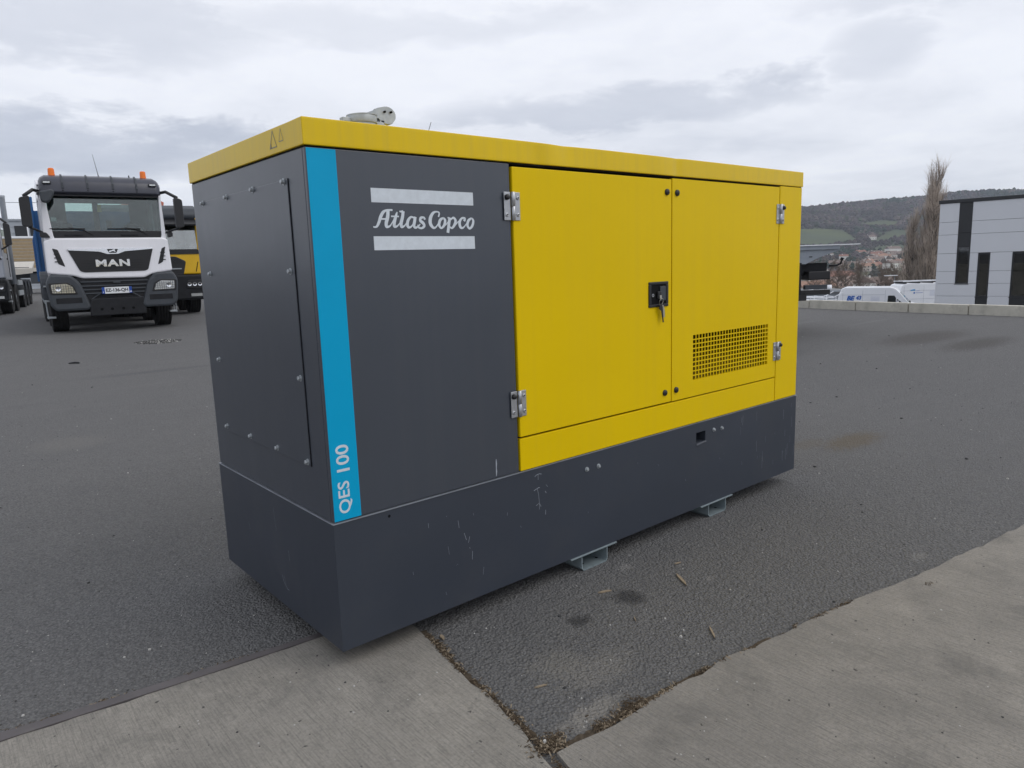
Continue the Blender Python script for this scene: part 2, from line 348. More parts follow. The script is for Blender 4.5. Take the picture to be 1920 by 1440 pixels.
# retaining face under the yard edge
mb = MB()
for j in range(len(ys)-1):
    y0, y1 = ys[j], ys[j+1]
    mb.add([(kerbx(y0)+.05, y0, gz(y0)-.01), (kerbx(y1)+.05, y1, gz(y1)-.01), (kerbx(y1)+.3, y1, -5), (kerbx(y0)+.3, y0, -5)], [(0, 1, 2, 3)])
mb.add([(-70, 75, .72), (kerbx(75), 75, .72), (kerbx(75), 75.3, -6), (-70, 75.3, -6)], [(0, 1, 2, 3)])
tag(mb.build('retaining_bank', M_kerb), kind='structure')

def rough_edge(pts, step=.06, amp=.006):
    out = []
    for (a, b) in zip(pts[:-1], pts[1:]):
        a, b = Vector(a), Vector(b); k = max(1, int((b-a).length/step)) if max(abs(a.x), abs(a.y), abs(b.x), abs(b.y)) < 4 else 1
        for i in range(k):
            p = a.lerp(b, i/k); q = Vector((p.x, p.y, 0))*9
            if k > 1: p = p+Vector((noise.noise(q), noise.noise(q+Vector((9, 3, 1)))))*amp*2.4
            out.append((p.x, p.y))
    return out
def slab(name, pts, mat, z0, z1, bev=.004):
    bm = bmesh.new(); vs = [bm.verts.new((x, y, z1)) for x, y in pts]; f = bm.faces.new(vs)
    if f.normal.z < 0: f.normal_flip()
    r = bmesh.ops.extrude_face_region(bm, geom=[f]); 
    for v in r['geom']:
        if isinstance(v, bmesh.types.BMVert): v.co.z = z0
    bmesh.ops.recalc_face_normals(bm, faces=bm.faces)
    me = bpy.data.meshes.new(name); bm.to_mesh(me); bm.free(); me.materials.append(mat); o = bpy.data.objects.new(name, me); COL.objects.link(o)
    return tag(o, kind='structure')
L1 = rough_edge([(-.915, .363), (-.332, .297), (.057, .263), (.33, .235), (.335, .085), (.321, -.008), (.284, -.222), (.253, -.487), (.230, -.628), (.183, -.798), (.14, -1.3), (0, -3.6)])
slab('concrete_slab', L1+[(0, -3.6), (-.2, -8), (-12, -8), (-12, 1.75)], M_slabL, -.05, .010)
R1 = rough_edge([(.238, -.77), (.435, -.799), (.788, -.802), (1.203, -.861), (1.671, -.927), (1.963, -.988), (2.228, -1.034), (3.002, -1.14), (3.9, -1.27)], .05, .009)
slab('concrete_slab', R1+[(3.9, -1.27), (14, -2.8), (14, -9), (-.1, -9), (.03, -3.6)]+rough_edge([(.03, -3.6), (.165, -1.3), (.20, -.9), (.238, -.77)]), M_slabR, -.05, .011)
S1 = rough_edge([(.06, .2905), (-.318, .339), (-.636, .374), (-.91, .413), (-3.9, .80)], .1, .001)
slab('joint_strip', S1+[(-3.9, .80), (-12, 1.80)]+[(-12, 1.757), (-3.9, .752)]+[(-.916, .366), (-.332, .300), (.057, .266)], M_strip, -.05, .013)

# kerb
kerb = MB().box(0, .02, 0, .02, -.3, -.28).build('kerb', M_kerb); tag(kerb, kind='structure')
kerb.location = (kerbx(5.54), 5.54, 0)
st = MB().box(0, .14, .010, 1.240, -.25, .205).build('kerb_stone', M_kerb, kerb, bevel=.012)
first = True; ang = math.atan(.16)
for k in range(-22, 34):
    y = 5.54+k*1.25*math.cos(ang); o = st if first else st.copy()
    if not first: COL.objects.link(o); o.parent = kerb
    first = False
    o.location = (kerbx(y)-kerb.location.x-.0+random.uniform(-.008, .008), y-5.54, gz(y)+random.uniform(-.006, .006)); o.rotation_euler = (0, 0, -ang+random.uniform(-.004, .004))

# ------------------------------------------------------------------ generator
GL, GW = 2.941, 1.077
ZB, ZS, ZR, ZT = .078, .522, 1.698, 1.778
gen = empty('generator', (0, 0, 0), 0, 'large yellow and dark grey silenced diesel generator with blue corner stripe', 'generator')
def gb(name, mat, *b, bevel=.002, **k):
    return MB().box(*b).build(name, mat, gen, bevel=bevel, **k)
# base frame as hollow box with pocket opening
m = MB(); px0, px1, pz0, pz1 = 1.962, 2.040, .418, .470
m.box(0, px0, 0, .012, ZB, ZS-.004); m.box(px1, GL, 0, .012, ZB, ZS-.004); m.box(px0, px1, 0, .012, ZB, pz0); m.box(px0, px1, 0, .012, pz1, ZS-.004)
m.box(0, .012, .012, GW, ZB, ZS-.004); m.box(GL-.012, GL, .012, GW, ZB, ZS-.004); m.box(.012, GL-.012, GW-.012, GW, ZB, ZS-.004)
m.box(.012, GL-.012, .012, GW-.012, ZB+.004, ZB+.016)
m.build('base_frame', M_base, gen)
gb('base_ledge', M_ledge, -.003, GL+.003, -.003, GW, ZS-.004, ZS, bevel=.0012)
m = MB(); m.box(px0, px1, .012, .06, pz0-.006, pz0); m.box(px0, px1, .054, .06, pz0, pz1); m.box(px0-.004, px0, .012, .06, pz0, pz1); m.box(px1, px1+.004, .012, .06, pz0, pz1)
m.build('lifting_pocket', M_base, gen)
m = MB(); m.add([(px0-.001, -.002, pz0-.004), (px1+.003, -.002, pz0+.0), (px1+.003, .001, pz0), (px0-.001, .001, pz0-.004), (px0-.001, -.006, pz0-.012), (px1+.003, -.006, pz0-.004)], [(0, 1, 2, 3), (0, 1, 5, 4)])
m.build('pocket_lip', M_base, gen)
# inner dark body, then cladding
gb('inner_frame', M_gap, .012, GL-.012, .022, GW-.012, ZS, ZR, bevel=0)
Y0 = .004
gb('side_panel', M_grey, .004, .797, Y0, .021, ZS+.002, ZR-.005, bevel=.0025)
gb('corner_stripe', M_blue, .0075, .1035, Y0-.0008, Y0+.002, ZS+.004, ZR-.007, bevel=0)
gb('end_wall', M_grey, .004, .0115, .0225, GW-.004, ZS+.002, ZR-.005, bevel=.002)
gb('end_wall', M_yel, GL-.0115, GL-.004, .0225, GW-.004, ZS+.002, ZR-.005, bevel=.002)
gb('rear_wall', M_yel, .013, GL-.013, GW-.0115, GW-.004, ZS+.002, ZR-.005, bevel=.002)
m = MB(); m.box(.805, 2.698, Y0-.003, .021, ZS+.002, .654); m.build('sill_panel', M_yel, gen, bevel=.002)
gb('corner_post', M_yel, 2.7055, GL-.004, Y0-.003, .021, ZS+.002, ZR-.003, bevel=.003)
DT = 1.686
gb('door', M_yel, .807, 1.759, Y0-.004, .021, .661, DT-.003, bevel=.003)
vx0, vx1, vz0, vz1 = 1.930, 2.612, .742, .962
m = MB(); dx0, dx1, dz0, dz1 = 1.7645, 2.695, .661, DT+.002
m.box(dx0, dx1, Y0-.004, .0215, vz1, dz1).box(dx0, dx1, Y0-.004, .0215, dz0, vz0).box(dx0, vx0, Y0-.004, .0215, vz0, vz1).box(vx1, dx1, Y0-.004, .0215, vz0, vz1)
d2 = m.build('door', M_yel, gen)
m = MB(); nc, nr = 27, 10; pw, ph = (vx1-vx0)/nc, (vz1-vz0)/nr
for i in range(1, nc): x = vx0+i*pw; m.box(x-.0030, x+.0030, Y0-.0035, Y0-.001, vz0, vz1)
for j in range(1, nr): z = vz0+j*ph; m.box(vx0, vx1, Y0-.0038, Y0-.0012, z-.0028, z+.0028)
g = m.build('vent_grille', M_yel, d2); tag(g, kind='stuff')
m = MB(); m.add([(vx0-.02, .024, vz0-.01), (vx1+.02, .024, vz0-.01), (vx1+.02, .34, vz1+.05), (vx0-.02, .34, vz1+.05), (vx0-.02, .0225, vz1+.02), (vx1+.02, .0225, vz1+.02)],
                [(0, 1, 2, 3), (2, 3, 4, 5), (0, 3, 4), (1, 2, 5)])
duct = m.build('vent_duct', M_duct, d2)
# cut the inner frame away behind the vent: rebuild it in pieces
bpy.data.objects.remove([o for o in gen.children if o.name.startswith('inner_frame')][0])
m = MB(); a0, a1, b0, b1 = vx0-.021, vx1+.021, vz0-.012, vz1+.052
m.box(.012, a0, .022, GW-.012, ZS, ZR).box(a1, GL-.012, .022, GW-.012, ZS, ZR).box(a0, a1, .022, GW-.012, ZS, b0).box(a0, a1, .022, GW-.012, b1, ZR).box(a0, a1, .345, GW-.012, b0, b1)
m.build('inner_frame', M_gap, gen)
# locks
for x, z in ((1.723, 1.626), (1.797, 1.625), (1.709, .710), (1.795, .712)):
    m = MB().lathe([(-.009, .0001), (-.009, .009), (-.007, .0135), (0, .0145)], 'y', 20, (x, Y0-.004, z)).lathe([(-.0105, .0001), (-.0105, .004), (-.008, .0045)], 'y', 8, (x+.002, Y0-.004, z))
    m.build('door_lock', M_blkpl, gen, smooth=True)
# hinges
def hinge(x, z, flip=False):
    h = bpy.data.objects.new('hinge', None); COL.objects.link(h); h.parent = gen; h.location = (x, Y0-.005, z); s = -1 if flip else 1
    for a, b in ((-.041, -.010), (.006, .036)):
        a, b = sorted((a*s, b*s)); MB().box(a, b, -.003, .0, -.051, .051).build('hinge_leaf', M_stain, h, bevel=.0022)
    MB().tube([(.0, -.006, -.051), (.0, -.006, -.001)], .0075, 14).tube([(.0, -.006, .001), (.0, -.006, .051)], .0082, 14).build('hinge_barrel', M_stain, h, smooth='auto')
    MB().lathe([(-.013, .0001), (-.013, .006), (-.010, .0095), (0, .0105)], 'y', 18, (-.029*s, -.003, .032)).build('hinge_cap', M_blkpl, h, smooth=True)
    for q in ((.025, .030), (.025, -.031), (-.029, -.031)):
        MB().lathe([(-.0035, .003), (-.0045, .0045), (-.002, .007), (0, .0075)], 'y', 16, (q[0]*s, -.003, q[1])).build('rivet', M_stain, h, smooth=True)
        MB().lathe([(-.001, .0001), (-.001, .003)], 'y', 10, (q[0]*s, -.0045, q[1])).build('rivet_hole', M_gap, h)
hinge(.803, 1.540); hinge(.804, .796); hinge(2.704, 1.548, True); hinge(2.706, .804, True)
# door handle
hd = bpy.data.objects.new('door_handle', None); COL.objects.link(hd); hd.parent = gen; hd.location = (1.661, Y0-.004, 1.172)
m = MB(); hw, hh = .070, .057
m.box(-hw, hw, -.006, .001, hh-.013, hh).box(-hw, hw, -.006, .001, -hh, -hh+.013).box(-hw, -hw+.017, -.006, .001, -hh+.013, hh-.013).box(hw-.017, hw, -.006, .001, -hh+.013, hh-.013)
m.build('handle_frame', M_blkpl, hd, bevel=.003)
MB().box(-hw+.017, hw-.017, -.0015, .0, -hh+.013, hh-.013).build('handle_recess', M_gap, hd)
MB().box(.008, .048, -.0075, -.002, -.030, .036).build('handle_lever', M_dkpl, hd, bevel=.002)
MB().box(-.014, .012, -.012, -.002, -.020, .014).build('lock_barrel', M_blkpl, hd, bevel=.004)
MB().lathe([(0, .0075), (-.002, .0075), (-.002, .004), (0, .004)], 'y', 18, (-.040, -.0018, -.003)).build('lock_indicator', M_stain, hd)
# keys: they hang from the lock
ky = empty('key_bunch', (1.661, Y0-.004, 1.172), 0, 'small bunch of keys hanging from the black lock of the yellow door', 'keys')
m = MB(); m.tube([(.003+.013*math.cos(t*math.pi/8), -.016-.004*math.sin(t*math.pi/8), -.033+.015*math.sin(t*math.pi/8)) for t in range(17)], .0011, 6); m.build('key_ring', M_key, ky, smooth=True)
m = MB(); m.box(-.006, .0075, -.0155, -.0135, -.020, -.004); m.build('key_in_lock', M_key, ky, bevel=.001)
m = MB(); m.add(*[[(-.012, -.019, -.050), (.004, -.019, -.044), (.010, -.019, -.060), (.014, -.019, -.105), (.019, -.019, -.128), (.012, -.019, -.128), (.001, -.019, -.075), (-.014, -.019, -.065)], [(0, 1, 2, 3, 4, 5, 6, 7)]])
o = m.build('key', M_blkpl, ky); so_ = o.modifiers.new('s', 'SOLIDIFY'); so_.thickness = .003
m = MB(); m.add([(.004, -.015, -.046), (.018, -.015, -.050), (.026, -.015, -.070), (.028, -.015, -.104), (.014, -.015, -.106), (.010, -.015, -.070)], [(0, 1, 2, 3, 4, 5)])
o = m.build('key', M_key, ky); so_ = o.modifiers.new('s', 'SOLIDIFY'); so_.thickness = .002
# bolts
def bolt(p, ax, par, r=.008, l=.010):
    s = -1
    m = MB(); m.lathe([(0, r*1.45), (s*.0015, r*1.45), (s*.0016, r*.95)], ax, 18, p); m.lathe([(s*.0015, r), (s*l*.8, r), (s*l, r*.8), (s*l, .0001)], ax, 6, p)
    return m.build('bolt', M_galv, par)
for x, z in ((1.175, .453), (1.248, .452), (2.112, .461), (2.183, .457)): bolt((x, 0, z), 'y', gen, .0075)
# end access panel
ep = gb('access_panel', M_grey, .0, .0038, .137, .962, .688, 1.614, bevel=.0015)
gb('panel_gap', M_gap, .0018, .0036, .1335, .1365, .688, 1.616, bevel=0)
for y, z in ((.946, 1.611), (.679, 1.610), (.422, 1.612), (.163, 1.611), (.166, 1.327), (.157, .981), (.155, .698), (.404, .703), (.660, .705), (.919, .706), (.934, .983), (.938, 1.329)):
    bolt((.0, y, z-.003 if z > 1.5 else z+.003), 'x', ep, .0075, .011)
# small hole and scrapes
MB().lathe([(-.0006, .0001), (-.0006, .0055)], 'y', 12, (.205, 0, .497)).build('drain_hole', M_gap, gen)
m = MB(); yy = Y0-.0006; m.ribbon([(.6835, .598), (.684, .58), (.6828, .562), (.6835, .55), (.682, .531)], [.003, .006, .004, .0065, .003], yy)
tag(m.build('paint_scrape', M_scr, gen), None)
m = MB(); yb = -.0006; rr = random.Random(5)
T = lambda pts, w: m.ribbon(pts, w, yb)
T([(.875, .487), (.885, .492), (.90, .494), (.912, .49)], .0022); T([(.893, .492), (.893, .47)], .0015)
T([(.868, .43), (.893, .437), (.9, .436)], .0025); T([(.886, .437), (.893, .408), (.896, .37), (.895, .345)], .0014); T([(.878, .365), (.895, .372), (.905, .355)], .002)
T([(.93, .415), (.935, .405)], .002); T([(.93, .335), (.928, .315)], .0018)
for x, z in ((.49, .405), (.515, .35), (.54, .33), (.44, .32), (.36, .43), (.285, .27), (.55, .27), (.60, .19), (.42, .15)):
    T([(x, z), (x+rr.uniform(-.008, .01), z-rr.uniform(.012, .035))], rr.uniform(.0006, .0014))
for i in range(24):
    x, z = rr.uniform(2.35, 2.93), rr.uniform(.18, .50); T([(x, z), (x+rr.uniform(-.004, .004), z-rr.uniform(.006, .07))], rr.uniform(.0005, .0011))
for i in range(16):
    x, z = rr.uniform(.2, 2.3), rr.uniform(.12, .50); T([(x, z), (x+rr.uniform(-.012, .012), z-rr.uniform(.002, .014))], rr.uniform(.0005, .0012))
tag(m.build('base_scratches', M_scr, gen, fixn=False), kind='stuff')
m = MB()
def TE(pts, w):
    P = [Vector(p) for p in pts]
    for a, b in zip(P[:-1], P[1:]):
        n = Vector((-(b-a).y, (b-a).x)).normalized()*w/2
        m.add([(-.0006, a.x+n.x, a.y+n.y), (-.0006, a.x-n.x, a.y-n.y), (-.0006, b.x-n.x, b.y-n.y), (-.0006, b.x+n.x, b.y+n.y)], [(0, 1, 2, 3)])
TE([(.47, .20), (.46, .175), (.43, .155), (.415, .155)], .0016); TE([(.455, .20), (.44, .17)], .001); TE([(.50, .46), (.495, .40), (.488, .37)], .0008); TE([(.39, .32), (.385, .28)], .001); TE([(.78, .33), (.77, .3)], .001)
tag(m.build('base_scratches', M_scr, gen, fixn=False), kind='stuff')
# roof with dents
bm = bmesh.new(); nx = 150
def dent(x, z):
    d = 0.0
    d += .006*math.exp(-((x-1.10)/.085)**2)*max(0, (z-ZR)/(ZT-ZR))**1.2*(1+.5*math.sin((x-1.02)*38))
    d += .006*math.exp(-((x-.94)/.035)**2)*max(0, 1-(z-ZR)/(ZT-ZR))
    d += .0045*math.exp(-((x-1.80)/.020)**2)+.004*math.exp(-((x-1.76)/.06)**2)*((z-ZR)/(ZT-ZR))
    return d
RX0, RX1, RY0, RY1 = -.002, GL+.002, -.002, GW+.002
prev = None; rows = 6
gridv = []
for i in range(nx+1):
    x = RX0+(RX1-RX0)*i/nx; colv = []
    for j in range(rows+1):
        z = ZR+(ZT-ZR)*j/rows; zz_ = z-(.0012*math.exp(-((x-1.10)/.10)**2)+.0008*math.exp(-((x-1.8)/.03)**2))*(j/rows)
        colv.append(bm.verts.new((x, RY0+dent(x, z), zz_)))
    colv.append(bm.verts.new((x, .10, ZT-.001))); colv.append(bm.verts.new((x, RY1, ZT))); colv.append(bm.verts.new((x, RY1, ZR))); gridv.append(colv)
K = len(gridv[0])
for i in range(nx):
    for j in range(K): bm.faces.new((gridv[i][j], gridv[i+1][j], gridv[i+1][(j+1) % K], gridv[i][(j+1) % K]))
bm.faces.new(gridv[0]); bm.faces.new(gridv[-1][::-1]); bmesh.ops.recalc_face_normals(bm, faces=bm.faces)
me = bpy.data.meshes.new('roof'); bm.to_mesh(me); bm.free(); me.materials.append(M_roof)
roof = bpy.data.objects.new('roof', me); COL.objects.link(roof); roof.parent = gen
for p in me.polygons: p.use_smooth = abs(p.normal.x) < .9
bv = roof.modifiers.new('b', 'BEVEL'); bv.width = .003; bv.segments = 2; bv.limit_method = 'ANGLE'; bv.angle_limit = R(50)
roof.modifiers.new('w', 'WEIGHTED_NORMAL')
gb('roof_gap', M_gap, .006, GL-.006, .006, GW-.006, ZR-.006, ZR+.002, bevel=0)
# warning signs on roof end
def tri(cy, cz, w, h, name):
    m = MB(); P = [Vector((cy+w/2, cz)), Vector((cy-w/2, cz)), Vector((cy, cz+h))]; x = RX0-.0007
    cen = (P[0]+P[1]+P[2])/3; Q = [cen+(p-cen)*.82 for p in P]
    for i in range(3):
        a, b, c, d = P[i], P[(i+1) % 3], Q[(i+1) % 3], Q[i]; m.add([(x, a.x, a.y), (x, b.x, b.y), (x, c.x, c.y), (x, d.x, d.y)], [(0, 1, 2, 3)])
    return m, x
m, x = tri(.212, 1.716, .058, .055, 'w'); m.add([(x, .232, 1.718), (x, .226, 1.718), (x, .226, 1.732), (x, .232, 1.732)], [(0, 1, 2, 3)])
o = m.build('warning_sign', paint('faded_sign_print', (.26, .24, .17), .5, .2, .4), gen, fixn=False)
m, x = tri(.150, 1.728, .036, .040, 'w'); m.build('warning_sign', MATS['faded_sign_print'], gen, fixn=False)
m = MB(); x = RX0-.0004; m.add([(x, .250, 1.708), (x, .172, 1.708), (x, .172, 1.775), (x, .250, 1.775)], [(0, 1, 2, 3)])
# logo
for z0, z1, name in ((1.5385, 1.583, 'logo_bar'), (1.388, 1.432, 'logo_bar')):
    MB().box(.2165, .6245, Y0-.0008, Y0+.001, z0, z1).build(name, M_decal, gen)
STROKES = [[(0.2172, 1.462, 0.0035), (0.2239, 1.4609, 0.0051), (0.2315, 1.4641, 0.0079), (0.24, 1.4779, 0.0103), (0.2472, 1.4945, 0.0112), (0.2568, 1.5079, 0.01), (0.2685, 1.5143, 0.0064), (0.2805, 1.5157, 0.0056), (0.2921, 1.5156, 0.0061)], [(0.2754, 1.5145, 0.0117), (0.2724, 1.4931, 0.0125), (0.266, 1.4745, 0.0121), (0.2665, 1.4631, 0.0101), (0.2768, 1.4635, 0.0061), (0.285, 1.471, 0.0041), (0.2923, 1.4823, 0.0028)], [(0.2488, 1.4868, 0.0052), (0.2698, 1.4871, 0.0052)], [(0.3093, 1.51, 0.0033), (0.304, 1.4973, 0.0094), (0.2969, 1.4786, 0.0118), (0.2959, 1.4646, 0.0106), (0.3054, 1.4641, 0.0061), (0.3149, 1.4723, 0.0037), (0.321, 1.4808, 0.0029)], [(0.2854, 1.4957, 0.0049), (0.3149, 1.4956, 0.0049)], [(0.3179, 1.5125, 0.0041), (0.3231, 1.5114, 0.0057), (0.3321, 1.512, 0.0082)], [(0.3326, 1.5131, 0.0107), (0.3286, 1.494, 0.0115), (0.3225, 1.4761, 0.012), (0.3225, 1.4635, 0.0103), (0.3322, 1.4644, 0.0058), (0.3407, 1.4725, 0.0037), (0.3483, 1.4849, 0.0029)], [(0.3739, 1.4924, 0.0055), (0.3614, 1.4945, 0.0071), (0.3505, 1.4849, 0.01), (0.3461, 1.4726, 0.0112), (0.349, 1.4619, 0.0092), (0.3593, 1.4627, 0.0059), (0.3703, 1.4738, 0.0042)], [(0.3782, 1.4957, 0.0105), (0.3744, 1.4795, 0.0114), (0.3713, 1.4672, 0.0109), (0.3768, 1.4602, 0.008), (0.3877, 1.4644, 0.0055), (0.3968, 1.4722, 0.0034)], [(0.4162, 1.4868, 0.0077), (0.4124, 1.4938, 0.0064), (0.4004, 1.4923, 0.0089), (0.3977, 1.4833, 0.0102), (0.4086, 1.4752, 0.0107), (0.412, 1.4656, 0.0098), (0.4017, 1.4588, 0.0072), (0.3898, 1.461, 0.0068), (0.389, 1.4698, 0.0076)], [(0.4721, 1.4967, 0.0061), (0.4758, 1.51, 0.0057), (0.4657, 1.514, 0.0048), (0.451, 1.5095, 0.0091), (0.4393, 1.4938, 0.013), (0.4376, 1.4745, 0.013), (0.448, 1.461, 0.0091), (0.4588, 1.4621, 0.0057), (0.4705, 1.4749, 0.0039), (0.4785, 1.4867, 0.0031)], [(0.4935, 1.4943, 0.0053), (0.4792, 1.4867, 0.0105), (0.4734, 1.471, 0.0105), (0.481, 1.4597, 0.007), (0.4937, 1.4682, 0.0097), (0.4991, 1.4846, 0.0102), (0.4928, 1.4943, 0.0057)], [(0.5194, 1.4955, 0.0116), (0.5144, 1.4733, 0.0116), (0.5084, 1.4437, 0.0116)], [(0.51, 1.4946, 0.0049), (0.5169, 1.4947, 0.0049)], [(0.4993, 1.4683, 0.0035), (0.5138, 1.4832, 0.0036)], [(0.5227, 1.4882, 0.0049), (0.5348, 1.4949, 0.0076), (0.5433, 1.4852, 0.0104), (0.5379, 1.4706, 0.0104), (0.5268, 1.46, 0.0072), (0.5175, 1.4635, 0.0054)], [(0.5403, 1.4686, 0.0036), (0.5563, 1.4837, 0.0036)], [(0.5804, 1.4836, 0.0096), (0.5843, 1.4931, 0.0078), (0.5708, 1.4935, 0.0073), (0.5606, 1.4798, 0.0113), (0.5632, 1.4638, 0.0105), (0.574, 1.4609, 0.0064), (0.5874, 1.4721, 0.0041), (0.5958, 1.4842, 0.0032)], [(0.6145, 1.495, 0.0056), (0.6004, 1.4867, 0.0101), (0.5943, 1.4711, 0.0106), (0.603, 1.4589, 0.0079), (0.6157, 1.4683, 0.0102), (0.6211, 1.4856, 0.0093), (0.614, 1.495, 0.0055)]]
def cr_spline(P, k=6):
    out = []
    for i in range(len(P)-1):
        p0, p1, p2, p3 = P[max(i-1, 0)], P[i], P[i+1], P[min(i+2, len(P)-1)]
        for t in range(k):
            t /= k; out.append(tuple(.5*((2*b)+(-a+c)*t+(2*a-5*b+4*c-d)*t*t+(-a+3*b-3*c+d)*t**3) for a, b, c, d in zip(p0, p1, p2, p3)))
    out.append(P[-1]); return out
m = MB()
for i, s in enumerate(STROKES):
    q = cr_spline(s) if len(s) > 2 else s; m.ribbon([(p[0], p[1]) for p in q], [max(.002, p[2]) for p in q], Y0-.0006-.00004*i)
m.build('maker_name', M_decal, gen, fixn=False)
text('model_name', 'QES', M_decal, gen, .0265, .0745, .548, .655, Y0-.0009, .0004, .012, vertical=True)
text('model_number', '100', M_decal, gen, .0275, .0735, .688, .776, Y0-.0009, .0004, .014, vertical=True)
# tiny label on sill
lab = gb('rating_label', paint('label_film', (.60, .46, .06), .4, .03), 1.185, 1.262, Y0-.0006, Y0+.001, .604, .622, bevel=0)
text('label_print', 'MOD. NO. 0100', M_gap, lab, 1.198, 1.258, .609, .617, Y0-.0007, .0002, .02)
# forklift channels
for x0, x1, u0, u1 in ((1.066, 1.357, 1.134, 1.300), (2.003, 2.287, 2.074, 2.233)):
    ch = bpy.data.objects.new('forklift_channel', None); COL.objects.link(ch); ch.parent = gen
    t = .005
    MB().box(x0, x1, -.006, GW+.006, ZB-.007, ZB-.001).build('top_plate', M_chan, ch, bevel=.001)
    pr = [(u0, ZB-.008), (u0, .014), (u0+.012, .001), (u1-.010, .001), (u1, .012), (u1, ZB-.008), (u1-t, ZB-.008), (u1-t, .014), (u1-.012, .006), (u0+.014, .006), (u0+t, .016), (u0+t, ZB-.008)]
    MB().prism(pr, .0, GW, 'y').build('channel', M_chan, ch)
    for xx in (u0+.055, u1-.02): MB().lathe([(.0, .0001), (.0, .007)], 'z', 12, (xx, .05, .0068)).build('drain_hole', M_gap, ch)
# exhaust with rain flap
ex = bpy.data.objects.new('exhaust', None); COL.objects.link(ex); ex.parent = gen; ex.location = (.455, .45, ZT)
MB().lathe([(0, .052), (.115, .052), (.115, .048), (0, .048)], 'z', 32).build('exhaust_pipe', M_galv, ex, smooth='auto')
MB().lathe([(.095, .053), (.120, .053), (.120, .057), (.095, .057), (.095, .053)], 'z', 32).build('pipe_collar', M_galv, ex, smooth='auto')
m = MB(); m.lathe([(0, .0001), (0, .058), (.004, .058), (.004, .0001)], 'z', 32)
m.build('rain_flap', M_galv, ex, xf=Matrix.Translation((.0, 0, .121)) @ Matrix.Rotation(R(-2), 4, 'Y'))
pts = [(-.03, .118), (.055, .150), (.062, .157)]+[(.103+.040*math.cos(R(a)), .134+.032*math.sin(R(a))) for a in range(115, -110, -15)]+[(.078, .108), (.066, .120), (.03, .116)]
m = MB(); m.prism(pts, -.012, -.008, 'y').prism(pts, .008, .012, 'y'); m.build('counterweight', M_galv, ex)
for q in ((.092, .145), (.120, .146)):
    MB().tube([(q[0], -.020, q[1]), (q[0], .020, q[1])], .0042, 10).build('pin', M_gap, ex)
MB().tube([(.112, -.008, .126), (.112, .008, .126)], .026, 18).box(.072, .09, -.012, .012, .085, .112).build('weight_disc', M_galv, ex)
MB().box(.055, .085, -.014, .014, .088, .104).build('clamp', M_galv, ex, bevel=.001)
MB().box(-.086, -.052, -.014, .014, .096, .110).box(-.086, -.080, -.014, .014, .0, .098).build('clamp', M_galv, ex, bevel=.001)
MB().tube([(.652, .3, ZT), (.655, .3, 1.845), (.667, .3, 1.874)], .0011, 5).build('wire_whip', M_dark, gen)

# ------------------------------------------------------------------ debris
def chip(p, q, w, label):
    a, b = Vector(p), Vector(q); o = empty('wood_chip', (a.x, a.y, 0), 0, label, 'wood chip', 'wood splinters on the asphalt'); d = b-a; n = Vector((-d.y, d.x)).normalized()*w
    m = MB(); P = [(0, 0), tuple(d*.3+n*.9), tuple(d*.75+n), tuple(d), tuple(d*.7-n*.5), tuple(d*.25-n*.8)]; m.prism(P, .002, .007, 'z'); bpy.data.objects.remove(o)
    o = m.build('wood_chip', M_chip); o.location = (a.x, a.y, 0); tag(o, label, 'wood chip', 'wood splinters on the asphalt')
chip((1.40, -.30), (1.335, -.40), .008, 'largest pale wood splinter on the asphalt right of the front channel')
chip((1.03, -.19), (1.085, -.215), .006, 'pale wood chip between the front forklift channel and the oil spots')
chip((1.12, -.655), (1.06, -.72), .004, 'thin wood sliver near the middle of the right concrete edge')
chip((1.475, -.235), (1.51, -.245), .003, 'tiny pale chip just behind the largest splinter')
chip((.98, -.42), (.955, -.45), .002, 'thin dry stalk below the oil spots')
chip((.40, -.50), (.44, -.515), .003, 'small splinter lying near the litter filled joint')
chip((2.45, -1.30), (2.50, -1.32), .004, 'pale chip lying on the right concrete slab')
chip((.375, -.02), (.36, -.055), .008, 'torn pale scrap at the slab edge under the generator corner')
o = MB().tube([(.876, 10.54, gz(10.5)+.012), (.95, 10.5, gz(10.5)+.018), (1.004, 10.46, gz(10.5)+.012)], [.008, .014, .012], 6).build('twig', M_dark); tag(o, 'short dark twig lying on the asphalt in front of the white truck', 'twig')
# stones
rr = random.Random(11); m = MB(); m2 = MB()
def stone(m, x, y, z, r):
    vs = []
    for th in range(5):
        for e in (-.2, .6): a = th*1.256+rr.uniform(-.3, .3); vs.append((x+r*math.cos(a)*rr.uniform(.7, 1.2)*(1 if e < 0 else .6), y+r*math.sin(a)*(1 if e < 0 else .6), z+r*e))
    m.add(vs, [(2*i, (2*i+2) % 10, (2*i+3) % 10, 2*i+1) for i in range(5)]+[(1, 3, 5, 7, 9)])
for i in range(1900):
    d = rr.uniform(.5, 1)**2*0+abs(rr.gauss(0, 1))*7+.6; a = rr.uniform(YAW-.75, YAW+.75); x, y = CAM.x+d*math.cos(a), CAM.y+d*math.sin(a)
    if x > 15.2 or (-.02 < x < 2.96 and -.02 < y < 1.1): continue
    z = gz(y)+(.010 if y < -.8-.12*x or (x < .3 and y < .25) else 0)
    r = rr.uniform(.0015, .0045) if rr.random() < .93 else rr.uniform(.005, .009)
    stone(m if rr.random() < .5 else m2, x, y, z, r*(1 if d < 6 else 1.6))
for (x, y) in ((.302, 6.59), (.18, 8.7), (.7, 7.9), (4.9, 1.4), (5.6, 1.0), (5.04, .21), (3.9, .55), (4.1, -.55), (3.3, .05)): stone(m, x, y, gz(y), .014)
tag(m.build('loose_grit', M_stone), 'dark grit scattered over the asphalt', 'grit', kind='stuff')
M_ps = paint('pale_stones', (.42, .41, .39), .8, .3, .2, sc=300)
